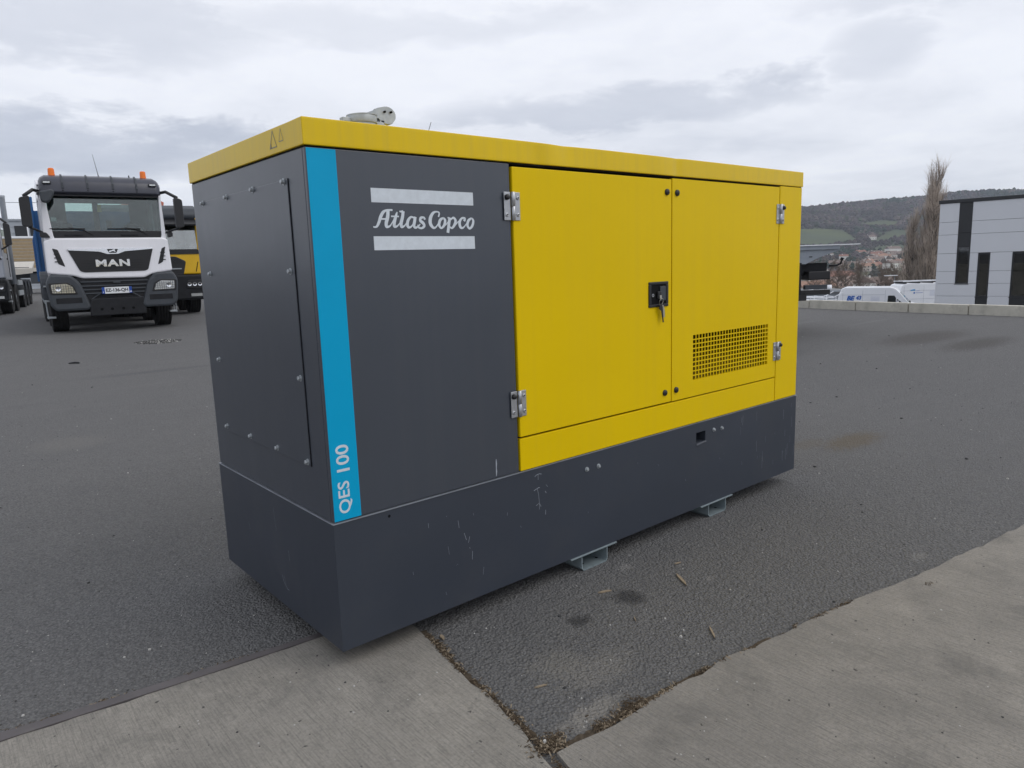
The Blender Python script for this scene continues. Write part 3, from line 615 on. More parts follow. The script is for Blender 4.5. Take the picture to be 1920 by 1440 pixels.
tag(m2.build('pale_grit', M_ps), 'pale grit scattered over the asphalt', 'grit', kind='stuff')
# litter in the joints
m = MB(); m3 = MB()
def straw(x, y, l, z):
    a = rr.uniform(0, 6.28); w = rr.uniform(.0006, .0022); dx, dy = math.cos(a)*l, math.sin(a)*l; nx_, ny_ = -math.sin(a)*w, math.cos(a)*w; h = rr.uniform(0, .006)
    (m if rr.random() < .72 else m3).add([(x-dx+nx_, y-dy+ny_, z), (x-dx-nx_, y-dy-ny_, z), (x+dx-nx_, y+dy-ny_, z+h), (x+dx+nx_, y+dy+ny_, z+h), (x, y, z+h+.003)], [(0, 1, 2, 3), (0, 4, 1), (2, 4, 3)])
def along(P, n, spread, side):
    P = [Vector(p) for p in P]; L_ = [(b-a).length for a, b in zip(P[:-1], P[1:])]; tot = sum(L_)
    for i in range(n):
        t = rr.uniform(0, tot)
        for k, l in enumerate(L_):
            if t <= l: break
            t -= l
        p = P[k].lerp(P[k+1], t/l)
        if noise.noise(Vector((p.x*11, p.y*11, 3)))+.02 < rr.uniform(-.2, .55): continue
        d = (P[k+1]-P[k]).normalized(); nn_ = Vector((d.y, -d.x))*side; p = p+nn_*abs(rr.gauss(0, spread))-nn_*.004
        straw(p.x, p.y, rr.uniform(.003, .013), .003+rr.uniform(0, .009))
along([(.33, -.0), (.284, -.222), (.253, -.487), (.232, -.628), (.215, -.72)], 1500, .014, -1)
along([(.235, -.765), (.435, -.795), (.60, -.80)], 1500, .022, -1)
along([(.215, -.70), (.30, -.76)], 500, .03, -1)
along([(.60, -.80), (.788, -.802), (1.203, -.861), (1.671, -.927)], 900, .007, -1)
along([(.21, -.76), (.15, -1.3)], 500, .006, 1)
along([(2.0, -1.065), (2.06, -1.075)], 120, .012, 1)
along([(-.9, .415), (.04, .292)], 260, .006, -1)
for P_ in ((.24, -.73, .02),):
    for i in range(260): straw(P_[0]+rr.gauss(0, .03), P_[1]+rr.gauss(0, .018), rr.uniform(.003, .012), rr.uniform(.003, .012))
tag(m.build('leaf_litter', M_litter, fixn=False), 'brown dry litter packed along the slab joints', 'litter', kind='stuff')
tag(m3.build('straw_litter', M_chip, fixn=False), 'pale straw bits along the slab joints', 'litter', kind='stuff')
# dirt strip under the litter
m = MB()
for P, w in ((((.345, .05), (.33, -.02), (.292, -.222), (.262, -.487), (.243, -.628), (.222, -.745)), .022), (((.222, -.745), (.30, -.765), (.435, -.78), (.62, -.788), (1.203, -.855)), .020)):
    q = cr_spline([(a, b, 0) for a, b in P], 14)
    for i in range(len(q)-1):
        k0, k1 = w*(.4+.9*abs(noise.noise(Vector((q[i][0]*25, q[i][1]*25, 0))))), w*(.4+.9*abs(noise.noise(Vector((q[i+1][0]*25, q[i+1][1]*25, 0)))))
        a, b = Vector(q[i]), Vector(q[i+1]); n_ = Vector((-(b-a).y, (b-a).x, 0)).normalized()
        m.add([tuple(a-n_*k0+Vector((0, 0, .004))), tuple(a+n_*k0+Vector((0, 0, .004))), tuple(b+n_*k1+Vector((0, 0, .004))), tuple(b-n_*k1+Vector((0, 0, .004)))], [(0, 1, 2, 3)])
tag(m.build('joint_dirt', paint('joint_dirt', (.075, .06, .045), .95, .4, .1, sc=90), fixn=False), 'dark dirt in the slab joints', 'dirt', kind='stuff')
# gravel patch in front of the white truck
m = MB(); m4 = MB()
for i in range(700):
    a = rr.uniform(0, 6.28); q = rr.random()**.7; X_, Y_ = 2.70+.40*q*math.cos(a), 12.7+.42*q*math.sin(a); stone(m if i % 4 else m4, X_, Y_, gz(Y_), rr.uniform(.008, .018))
tag(m.build('gravel_patch', M_stone, fixn=False), 'patch of loose gravel on the asphalt in front of the white truck', 'gravel', kind='stuff')
tag(m4.build('pale_gravel', M_ps, fixn=False), 'pale stones in the gravel patch in front of the white truck', 'gravel', kind='stuff')

# ------------------------------------------------------------------ vehicles (local axes: x across seen from the front, y towards the rear, z up)
def wheel(par, x, y, r, w, tread=True, rimc=None, side=1):
    wh = bpy.data.objects.new('wheel', None); COL.objects.link(wh); wh.parent = par; wh.location = (x, y, r)
    h = w/2; pr = [(-h*.8, r*.56), (-h, r*.70), (-h, r*.9), (-h*.82, r*.985)]
    k = 5
    for i in range(k):
        a = -h*.78+i*(h*1.56/(k-1)); pr += [(a-.022, r), (a+.022, r)]
        if i < k-1: pr += [(a+.026, r-.016), (a+h*1.56/(k-1)-.026, r-.016)]
    pr += [(h*.82, r*.985), (h, r*.9), (h, r*.70), (h*.8, r*.56)]
    MB().lathe(pr, 'x', 36).build('tyre', M_rub, wh, smooth='auto')
    MB().lathe([(side*h*.75, r*.57), (side*h*.70, r*.50), (side*h*.2, r*.42), (side*h*.25, r*.22), (side*h*.85, r*.18), (side*h*.9, .001)], 'x', 24).build('rim', rimc or M_galv, wh, smooth='auto')
    return wh
def rpoly(pts, r=.04, k=3):     # round the corners of an outline
    out = []; n = len(pts)
    for i in range(n):
        p0, p, p1 = Vector(pts[i-1]), Vector(pts[i]), Vector(pts[(i+1) % n]); a, b = (p0-p), (p1-p); q = min(r, a.length*.45, b.length*.45); a = p+a.normalized()*q; b = p+b.normalized()*q
        for t in range(k+1): t /= k; out.append(tuple(a*(1-t)**2+p*2*t*(1-t)+b*t*t))
    return out
def mirror_arm(par, s, x0, zt, zb, xm, w, mat=M_blkpl, y=-.12):
    mi = bpy.data.objects.new('mirror', None); COL.objects.link(mi); mi.parent = par
    MB().prism(rpoly([(s*(xm-w/2), zb), (s*(xm+w/2), zb+.02), (s*(xm+w/2), zt-.05), (s*(xm-w/2), zt)], .05), y-.11, y+.05, 'y').build('mirror_housing', mat, mi, bevel=.03)
    MB().tube([(s*x0, .18, zt+.12), (s*(x0+.10), y+.1, zt+.13), (s*xm, y-.02, zt-.01)], .035, 8).build('mirror_arm', mat, mi, smooth=True)
    MB().tube([(s*x0, .16, zb-.10), (s*(x0+.1), y+.1, zb-.06), (s*(xm-.02), y-.02, zb+.01)], .026, 8).build('mirror_arm', mat, mi, smooth=True)
    return mi
def windscreen(par, pts, y0, y1, mat, name='windscreen', th=.012):
    z0 = min(p[1] for p in pts); z1 = max(p[1] for p in pts); m = MB(); f = lambda z: y0+(y1-y0)*(z-z0)/(z1-z0); n = len(pts)
    m.add([(x, f(z), z) for x, z in pts]+[(x, f(z)+th, z) for x, z in pts], [tuple(range(n)), tuple(range(2*n-1, n-1, -1))]+[(i, (i+1) % n, n+(i+1) % n, n+i) for i in range(n)])
    return m.build(name, mat, par)
def seat(par, x, y, z, mat):
    s = bpy.data.objects.new('seat', None); COL.objects.link(s); s.parent = par; s.location = (x, y, z)
    MB().box(-.25, .25, -.25, .22, 0, .16).build('cushion', mat, s, bevel=.05)
    MB().prism(rpoly([(-.25, .1), (.25, .1), (.22, .62), (.14, .72), (.12, .95), (-.12, .95), (-.14, .72), (-.22, .62)], .05), .16, .30, 'y').build('backrest', mat, s, bevel=.03)

# ---- white truck
tk = empty('lorry', (2.70, 15.83, gz(15.8)), R(-6.6), 'white tipper lorry with dark sun visor and two orange beacons facing the yard', 'lorry')
zo = -.17
# cab shell
m = MB()
m.box(-1.13, 1.13, .05, 2.1, 1.02, 1.15); m.build('cab_floor', M_dark, tk)
for s in (-1, 1):
    a, b = sorted((s*1.18, s*1.13)); m = MB()
    m.box(a, b, .20, 2.15, 1.15, 2.12).box(a, b, .20, 2.15, 2.92, 3.18).box(a, b, .20, .42, 2.12, 2.92).box(a, b, 1.50, 2.15, 2.12, 2.92); m.build('cab_side', M_white, tk)
    MB().box(a+.02, b-.02, .42, 1.50, 2.12, 2.92).build('side_window', M_glass, tk)
    MB().box(min(s*1.184, s*1.18), max(s*1.184, s*1.18), .30, .315, 1.2, 2.1).box(min(s*1.184, s*1.18), max(s*1.184, s*1.18), 1.52, 1.535, 1.2, 3.0).build('door_seam', M_gap, tk)
m = MB(); m.prism(rpoly([(.10, 3.14), (.16, 3.22), (.6, 3.30), (2.05, 3.30), (2.15, 3.2), (2.15, 3.14)], .05), -1.18, 1.18, 'x'); m.build('cab_roof', M_white, tk, bevel=.03)
# rear wall with two windows
m = MB(); yb0, yb1 = 2.08, 2.13; zt_, zb_ = 2.96, 2.28
m.box(-1.13, 1.13, yb0, yb1, zt_, 3.14).box(-1.13, 1.13, yb0, yb1, 1.15, zb_).box(-1.13, -1.06, yb0, yb1, zb_, zt_).box(-.98, -.62, yb0, yb1, zb_, zt_).box(-.06, .06, yb0, yb1, zb_, zt_)  .box(.72, 1.13, yb0, yb1, zb_, zt_)
m.build('cab_rear_wall', M_intr, tk)
for a, b in ((-.62, -.06), (.06, .72)): MB().box(a, b, yb0+.02, yb0+.026, zb_, zt_).build('rear_window', M_glassc, tk)
MB().box(-1.12, 1.12, .25, .75, 1.15, 2.14).build('dashboard', M_dark, tk, bevel=.05)
seat(tk, -.68, 1.2, 1.5, M_seat); seat(tk, .68, 1.2, 1.5, M_seat)
MB().box(-.35, .35, 1.0, 1.6, 1.2, 1.95).build('centre_console', M_seat, tk, bevel=.05)
m = MB(); m.tube([(.62+.24*math.cos(t*math.pi/12), .86+.10*math.sin(t*math.pi/12), 2.20+.19*math.sin(t*math.pi/12)) for t in range(25)], .018, 8); m.tube([(.62, .9, 2.2), (.62, .65, 2.0)], .03, 8).tube([(.42, .86, 2.2), (.82, .86, 2.2)], .016, 6)
m.build('steering_wheel', M_blkpl, tk, smooth=True)
MB().box(-.10, -.02, .35, .36, 2.62, 2.78).build('pennant', paint('yellow_pennant', (.6, .5, .08), .6), tk)
MB().box(.03, .13, .18, .22, 2.27, 2.43).build('dash_phone', M_blkpl, tk, bevel=.01)
MB().box(-1.0, -.9, .13, .135, 2.40, 2.48).build('windscreen_sticker', M_platew, tk)
# pillars and windscreen surround
wsp = [(-.99, 2.05), (1.07, 2.05), (1.11, 2.14), (1.10, 2.95), (-1.06, 2.93), (-1.03, 2.2)]
MB().prism([(-1.18, 1.98), (-.965, 1.98), (-1.0, 2.10), (-1.07, 2.98), (-1.15, 2.98)], .02, .24, 'y').build('front_pillar', M_white, tk, bevel=.015)
m = MB(); m.prism([(1.18, 1.98), (1.05, 1.98), (1.09, 2.10), (1.11, 2.98), (1.15, 2.98)], .02, .24, 'y')
m.build('front_pillar', M_white, tk, bevel=.015)
windscreen(tk, wsp, .045, .16, M_glass)
MB().prism([(-.99, 2.05), (1.07, 2.05), (1.09, 2.19), (-1.01, 2.19)], .028, .044, 'y').build('wiper_panel', M_blkpl, tk, bevel=.004)
for x in (-.45, .62):
    m = MB(); m.tube([(x+.20, .02, 2.10), (x, .015, 2.22), (x-.25, .03, 2.26)], .012, 6).box(x-.60, x+.05, .01, .03, 2.235, 2.25); m.build('wiper', M_blkpl, tk)
    MB().box(x-.35, x, .005, .028, 2.085, 2.125).build('wiper_cover', M_dark, tk, bevel=.01)
# bonnet panel with grille opening
def front(pts, y0, y1, name, mat, bev=.02, r=.04): return MB().prism(rpoly(pts, r), y0, y1, 'y').build(name, mat, tk, bevel=bev)
front([(-1.19, 2.00), (-1.20, 1.30), (-.72, 1.24), (-.58, 1.18), (.64, 1.16), (.80, 1.24), (1.23, 1.30), (1.20, 2.00), (1.12, 2.045), (-1.02, 2.045)], -.03, .25, 'bonnet_panel', M_white, .035, .05)
front([(-.79, 1.81), (.87, 1.81), (.73, 1.34), (.66, 1.31), (-.52, 1.31), (-.60, 1.34)], -.045, -.02, 'grille', M_blkpl, .01, .03)
m = MB(); m.prism([(-.79, 1.815), (.87, 1.815), (.865, 1.79), (.30, 1.745), (.16, 1.69), (-.05, 1.69), (-.20, 1.745), (-.775, 1.78)], -.062, -.044, 'y'); m.build('chrome_strip', M_chrome, tk, bevel=.004)
for i in range(4): MB().box(-.55+i*.01, .66-i*.01, -.052, -.046, 1.385+i*.055, 1.39+i*.055).build('grille_slat', M_dark, tk)
em = front([(-.05, 1.80), (.17, 1.80), (.13, 1.715), (-.01, 1.715)], -.075, -.06, 'emblem', M_blkpl, .004, .02)
MB().prism([(-.02, 1.735), (.0, 1.765), (.04, 1.77), (.07, 1.79), (.115, 1.79), (.10, 1.765), (.12, 1.735), (.095, 1.735), (.085, 1.755), (.04, 1.75), (.025, 1.735)], -.079, -.0745, 'y').build('lion_figure', M_chrome, em)
text('maker_letters', 'MAN', M_chrome, tk, -.29, .37, 1.425, 1.575, -.048, .022, .045, spacing=1.15)
for s, P in ((-1, [(-1.06, 1.83), (-.96, 1.80), (-.86, 1.44), (-.98, 1.50)]), (1, [(1.13, 1.84), (1.05, 1.80), (.94, 1.44), (1.05, 1.50)])):
    v = front(P, -.038, -.02, 'air_intake', M_blkpl, .006, .02)
    for i in range(3): z = 1.54+i*.08; x = (P[0][0]+P[3][0])/2+(.03 if s < 0 else -.03); MB().box(x-.05, x+.05, -.044, -.037, z, z+.018).build('intake_slat', M_dark, v)
# bumper
m = MB(); m.box(-.70, .78, .0, .3, .50, 1.2); m.build('bumper_centre', M_dark, tk, bevel=.02)
for z in (.84, .92, 1.0, 1.09): MB().box(-.62, .70, -.02, .01, z, z+.028).build('bumper_bar', M_dkpl, tk, bevel=.005)
for s in (-1, 1):
    c = .03
    P = [(c+s*1.24, .60), (c+s*1.29, 1.10), (c+s*1.20, 1.29), (c+s*.82, 1.27), (c+s*.66, 1.10), (c+s*.50, .57), (c+s*.56, .50), (c+s*1.15, .50)]
    bp = MB().prism(rpoly(P, .07), -.07, .45, 'y').build('bumper_corner', M_dkpl, tk, bevel=.05)
    hl = MB().prism(rpoly([(c+s*1.23, .86), (c+s*1.25, 1.10), (c+s*.90, 1.11), (c+s*.79, 1.04), (c+s*.72, .85)], .03), -.082, -.06, 'y').build('headlight', M_blkpl, bp, bevel=.008)
    MB().prism(rpoly([(c+s*1.19, .89), (c+s*1.20, 1.07), (c+s*.92, 1.08), (c+s*.82, 1.02), (c+s*.77, .88)], .02), -.090, -.081, 'y').build('reflector', M_lens, hl)
    for i in range(9): x = c+s*(.80+i*.045); MB().box(x-.004, x+.004, -.096, -.089, .885, 1.07).build('lens_rib', M_dkpl, hl)
    for i in range(3): z = .93+i*.045; MB().box(min(c+s*.80, c+s*1.19), max(c+s*.80, c+s*1.19), -.095, -.089, z-.003, z+.003).build('lens_rib', M_dkpl, hl)
    for r_ in ((.96, .055),): MB().lathe([(-.10, r_[1]), (-.10, r_[1]*.8), (-.092, r_[1]*.5), (-.092, .001)], 'y', 20, (c+s*1.08, 0, r_[0]+.02)).build('lamp_bowl', M_chrome, hl, smooth=True)
    MB().box(min(c+s*.66, c+s*1.14), max(c+s*.66, c+s*1.14), -.075, -.06, .66, .78).build('bumper_recess', M_dark, bp, bevel=.006)
MB().prism([(-.46, .74), (.56, .74), (.60, .66), (.60, .36), (-.50, .36), (-.50, .66)], -.05, .05, 'y').build('lower_valance', M_dark, tk, bevel=.02)
for x in (-.28, -.08, .14, .34): MB().lathe([(-.06, .03), (-.055, .0)], 'y', 12, (x, 0, .5)).build('valance_hole', M_gap, tk)
m = MB(); m.tube([(-.46, -.03, .72), (-.22, -.03, .88)], .012, 6).tube([(.56, -.03, .70), (.30, -.03, .88)], .012, 6).tube([(-.46, -.03, .70), (.56, -.03, .70)], .010, 6); m.build('tow_frame', M_dkpl, tk)
MB().box(.0, .14, -.05, -.03, 1.06, 1.10).build('tow_eye_cover', M_dkpl, tk, bevel=.008)
pl = MB().box(-.24, .345, -.085, -.075, .835, .975).build('number_plate', M_platew, tk, bevel=.003)
MB().box(-.24, -.185, -.088, -.084, .835, .975).build('plate_band', M_plateb, pl); MB().box(.29, .345, -.088, -.084, .835, .975).build('plate_band', M_plateb, pl)
text('plate_text', 'EZ-136-QH', M_blkpl, pl, -.165, .27, .862, .948, -.0855, .002, .03)
text('plate_code', 'F', M_platew, pl, -.222, -.205, .85, .88, -.0885, .001, .02); text('plate_code', '63', M_platew, pl, .298, .338, .85, .885, -.0885, .001, .02)
# visor and roof
pr = [(.22, 2.94), (.02, 2.95), (-.05, 3.0), (-.04, 3.18), (.06, 3.31), (.25, 3.37), (.55, 3.36), (.55, 3.28), (.3, 3.0)]
vi = MB(); xs = [-1.14, -1.10, -1.02, -.5, 0, .5, 1.04, 1.12, 1.16]; sc_ = [.72, .88, .985, 1, 1.01, 1, .985, .88, .72]
n_ = len(pr); vs = []; fs = []
for x, q in zip(xs, sc_):
    for y, z in pr: vs.append((x, .25+(y-.25)*q if y < .25 else y, 2.94+(z-2.94)*q))
for i in range(len(xs)-1):
    for k in range(n_): fs.append((i*n_+k, i*n_+(k+1) % n_, (i+1)*n_+(k+1) % n_, (i+1)*n_+k))
fs += [tuple(range(n_)), tuple((len(xs)-1)*n_+k for k in reversed(range(n_)))]
vo_ = vi.add(vs, fs).build('sun_visor', M_visor, tk, bevel=.012, smooth='auto')
for x in (-.72, -.26, .22, .68):
    MB().prism([(-.062, 3.08), (-.052, 3.19), (.05, 3.325), (.2, 3.385), (.2, 3.36), (.05, 3.30), (-.03, 3.17), (-.04, 3.06)], x-.018, x+.018, 'x').build('visor_rib', M_dkpl, vo_)
    MB().lathe([(-.004, .0), (-.004, .012), (0, .014)], 'y', 10, (x, -.048, 3.03)).build('visor_screw', M_gap, vo_)
for x in (-1.0, 1.0):
    f_ = MB().box(x-.08, x+.08, -.075, -.02, 3.155, 3.215).build('marker_lamp', M_blkpl, vo_, bevel=.01); MB().box(x-.06, x+.06, -.08, -.074, 3.17, 3.2).build('lamp_lens', M_lens, f_)
MB().box(-1.08, 1.12, .03, .10, 2.925, 2.955).build('visor_edge', M_blkpl, tk)
for x in (-.875, .885):
    be = bpy.data.objects.new('beacon', None); COL.objects.link(be); be.parent = tk; be.location = (x, .35, 3.34)
    MB().lathe([(0, .075), (.03, .07), (.03, .0001)], 'z', 20).build('beacon_foot', M_blkpl, be, smooth='auto')
    MB().lathe([(.03, .066), (.16, .060), (.185, .045), (.19, .0001)], 'z', 20).build('beacon_lens', M_amber, be, smooth='auto')
MB().tube([(0, .3, 3.36), (-.01, .32, 3.45), (-.06, .42, 3.86)], [.012, .006, .003], 6).build('antenna', M_dark, tk)
MB().tube([(.60, .3, 3.34), (.59, .3, 3.42)], .012, 6).build('antenna', M_dark, tk)
mirror_arm(tk, -1, 1.16, 2.90, 2.26, 1.43, .19); mirror_arm(tk, 1, 1.16, 2.92, 2.24, 1.47, .17)
MB().prism(rpoly([(-1.14, 2.78), (-1.16, 2.98), (-1.05, 2.99), (-.93, 3.03), (-.88, 2.96), (-.98, 2.78), (-1.06, 2.74)], .04), -.34, -.12, 'y').build('kerb_mirror', M_dkpl, tk, bevel=.04)
MB().box(-1.20, -.95, -.18, .2, 2.94, 2.98).build('kerb_mirror_arm', M_blkpl, tk, bevel=.015)
MB().prism(rpoly([(-1.24, 2.06), (-1.24, 2.17), (-1.12, 2.16), (-1.05, 2.05)], .03), -.05, .12, 'y').build('side_repeater', M_blkpl, tk, bevel=.02)
MB().prism(rpoly([(1.22, 2.04), (1.22, 2.18), (1.32, 2.16), (1.32, 2.06)], .03), -.02, .14, 'y').build('side_repeater', M_blkpl, tk, bevel=.02)
# wheel arches, steps, chassis, wheels
for s in (-1, 1):
    A = [(.55+.72*math.cos(R(a))+.55, .95+.62*math.sin(R(a))-.2) for a in range(0, 181, 12)]; B = [(.55+.62*math.cos(R(a))+.55, .95+.52*math.sin(R(a))-.2) for a in range(180, -1, -12)]
    MB().prism(A+B, min(s*1.0, s*1.33), max(s*1.0, s*1.33), 'x').build('wheel_arch', M_dkpl, tk, bevel=.012)
    for z in (.34, .70, 1.02): MB().box(min(s*1.14, s*1.30), max(s*1.14, s*1.30), .36, .70, z, z+.035).build('step', M_galv, tk, bevel=.005)
    MB().tube([(s*1.28, .38, .33), (s*1.29, .38, .72)], .012, 6).tube([(s*1.28, .68, .33), (s*1.29, .68, .72)], .012, 6).build('step_rail', M_galv, tk)
    wheel(tk, s*1.06+.0, 1.1, .52, .33, side=s); wheel(tk, s*1.06, 3.2, .52, .33, side=s)
    wheel(tk, s*1.02, 5.2, .52, .50, side=s, rimc=M_chip); wheel(tk, s*1.02, 6.55, .52, .50, side=s, rimc=M_chip)
MB().box(-.55, .55, .3, 7.6, .62, 1.02).build('chassis', M_dark, tk, bevel=.01)
MB().box(-.9, .9, .9, 1.3, .42, .66).build('axle', M_dark, tk, bevel=.03)
MB().box(-1.0, 1.0, .5, 1.9, .95, 1.1).build('engine_bay', M_dark, tk)
MB().tube([(-1.0, 3.9, .72), (-1.0, 4.6, .72)], .3, 18).build('fuel_tank', M_galv, tk, smooth='auto')
bd = bpy.data.objects.new('tipper_body', None); COL.objects.link(bd); bd.parent = tk
m = MB(); m.box(-1.25, 1.25, 2.45, 2.51, 1.15, 2.80); m.build('headboard', M_dump, bd)
m = MB(); m.box(-1.25, -1.19, 2.51, 7.6, 1.15, 2.35).box(1.19, 1.25, 2.51, 7.6, 1.15, 2.35).box(-1.19, 1.19, 2.51, 7.6, 1.15, 1.22).box(-1.19, 1.19, 7.54, 7.6, 1.22, 2.35); m.build('body_side', M_dump, bd, bevel=.01)
for s in (-1, 1):
    MB().box(min(s*1.25, s*1.30), max(s*1.25, s*1.30), 2.42, 2.60, 1.05, 3.12).build('corner_stake', M_dump, bd, bevel=.01)
    for k in range(6): y = 3.2+k*.85; MB().box(min(s*1.25, s*1.30), max(s*1.25, s*1.30), y, y+.09, 1.15, 2.35).build('body_rib', M_dump, bd)

# ---- simpler lorry cab for the two neighbours
def cab(root, body, roofm, screen, zt=3.3, w=1.2, lower=M_blkpl, letters=None, face=None):
    m = MB(); m.box(-w, -w+.05, .2, 2.0, 1.1, zt-.2).build('cab_side', body, root, bevel=.03); m = MB().box(w-.05, w, .2, 2.0, 1.1, zt-.2); m.build('cab_side', body, root, bevel=.03); m = MB().box(-w+.05, w-.05, 1.95, 2.0, 1.1, zt-.2); m.build('cab_rear_wall', body, root, bevel=.03)
    for s in (-1, 1):
        MB().box(min(s*w, s*(w+.008)), max(s*w, s*(w+.008)), .45, 1.25, 1.95, 2.75).build('side_window', M_glass2, root, bevel=.003)
        MB().box(min(s*w, s*(w+.012)), max(s*w, s*(w+.012)), 1.32, 1.36, 1.2, 2.8).build('door_seam', M_gap, root)
        MB().box(min(s*(w+.0), s*(w+.03)), max(s*(w+.0), s*(w+.03)), 1.05, 1.22, 1.75, 1.80).build('door_handle', M_blkpl, root)
    MB().prism(rpoly([(.04, zt-.42), (.0, zt-.3), (.12, zt-.12), (.5, zt), (2.0, zt), (2.05, zt-.2), (.3, zt-.2), (.2, zt-.42)], .06), -w, w, 'x').build('cab_roof', roofm, root, bevel=.04)
    MB().prism(rpoly([(-.18, zt-.62), (-.2, zt-.56), (.1, zt-.38), (.14, zt-.42)], .02), -w+.05, w-.05, 'x').build('sun_visor', M_blkpl, root, bevel=.02)
    P = rpoly([(-w+.09, 1.85), (w-.09, 1.85), (w-.07, zt-.45), (-w+.07, zt-.45)], .05); windscreen(root, P, .03, .16, screen)
    m = MB(); m.box(-w, -w+.09, .03, .25, 1.75, zt-.35).build('front_pillar', body, root, bevel=.03); m = MB().box(w-.09, w, .03, .25, 1.75, zt-.35); m.build('front_pillar', body, root, bevel=.03)
    MB().box(-w+.05, w-.05, .25, .8, 1.1, 1.95).build('dashboard', M_dark, root, bevel=.04)
    seat(root, -.6, 1.2, 1.35, M_seat); seat(root, .6, 1.2, 1.35, M_seat)
    MB().prism(rpoly([(-w, 1.15), (w, 1.15), (w, 1.83), (-w, 1.83)], .06), -.03, .25, 'y').build('bonnet_panel', body, root, bevel=.04)
    MB().prism(rpoly([(-w+.02, 1.72), (w-.02, 1.72), (w-.1, 1.86), (-w+.1, 1.86)], .03), -.05, .02, 'y').build('scuttle', M_blkpl, root, bevel=.02)
    MB().prism(rpoly([(-w, .42), (w, .42), (w+.04, 1.0), (w, 1.14), (-w, 1.14), (-w-.04, 1.0)], .08), -.1, .5, 'y').build('bumper', lower, root, bevel=.05)
    for s in (-1, 1):
        hl = MB().prism(rpoly([(s*(w-.06), .74), (s*(w-.02), 1.0), (s*(w-.45), .98), (s*(w-.5), .76)], .03), -.125, -.1, 'y').build('headlight', M_blkpl, root, bevel=.006)
        for i in range(3): MB().lathe([(-.13, .055), (-.125, .03), (-.125, .001)], 'y', 14, (s*(w-.14-i*.14), 0, .87)).build('lamp_bowl', M_chrome, hl, smooth=True)
        MB().box(min(s*(w-.4), s*(w-.1)), max(s*(w-.4), s*(w-.1)), -.12, -.1, .52, .60).build('fog_lamp', M_lens, root)
        wheel(root, s*(w-.17), 1.15, .50, .33, side=s)
        for z in (.40, .75): MB().box(min(s*(w-.06), s*(w+.04)), max(s*(w-.06), s*(w+.04)), .3, .65, z, z+.04).build('step', M_galv, root)
        mirror_arm(root, s, w-.02, 2.85, 2.15, w+.22, .17)
    MB().box(-.5, .5, .6, 8.2, .6, .95).build('chassis', M_dark, root, bevel=.01)
    return root
# ---- yellow lorry half hidden between the white lorry and the generator
yk = empty('lorry', (4.70, 19.95, gz(20.2)), R(-7), 'orange yellow lorry with pale roof half hidden behind the white lorry', 'lorry')
cab(yk, M_ylw2, M_dkpl, M_glassb, 3.12, 1.2, M_dark)
MB().prism(rpoly([(-.95, 1.12), (.66, 1.12), (.76, 1.52), (.50, 1.66), (-.90, 1.66)], .05), -.07, -.02, 'y').build('grille', M_blkpl, yk, bevel=.015)
MB().box(-.7, .62, -.085, -.07, 1.30, 1.33).build('grille_slat', M_galv, yk); MB().prism([(1.0, 1.22), (1.02, 1.22), (1.09, 1.5), (1.07, 1.5)], -.04, -.02, 'y').build('panel_seam', M_gap, yk)
text('maker_letters', 'IVECO', M_blkpl, yk, -.1, .62, 1.50, 1.60, -.075, .01, .03)
for y in (2.6, 5.4, 6.8):
    for s in (-1, 1): wheel(yk, s*1.03, y, .5, .34, side=s)
MB().box(-1.22, 1.22, 2.9, 8.0, .98, 1.12).build('flatbed', M_alu, yk, bevel=.01)
cr0 = bpy.data.objects.new('loader_crane', None); COL.objects.link(cr0); cr0.parent = yk; cr0.location = (-.25, 2.5, 0)
MB().box(-.35, .35, -.3, .3, .95, 1.7).build('crane_base', M_dark, cr0, bevel=.04); MB().box(-.14, .14, -.16, .16, 1.7, 3.0).build('crane_column', M_sal, cr0, bevel=.03)
MB().prism([(-1.0, 2.95), (.5, 3.62), (.75, 3.58), (.85, 3.38), (-.8, 2.72)], -.13, .13, 'y').build('folded_boom', M_sal, cr0, bevel=.02)
MB().prism([(.45, 3.0), (.95, 3.15), (1.0, 3.4), (.8, 3.5), (.5, 3.28)], .14, .40, 'y').build('outer_boom', M_sal, cr0, bevel=.02)
MB().tube([(.36, -.2, 3.52), (.42, -.22, 3.3), (.60, -.22, 3.08), (.78, -.2, 3.14), (.7, -.2, 3.34)], .045, 8).build('grab_arm', M_dark, cr0, smooth=True)
MB().box(.30, 1.0, -.25, .3, 2.88, 2.94).build('boom_rest', M_chip, cr0)

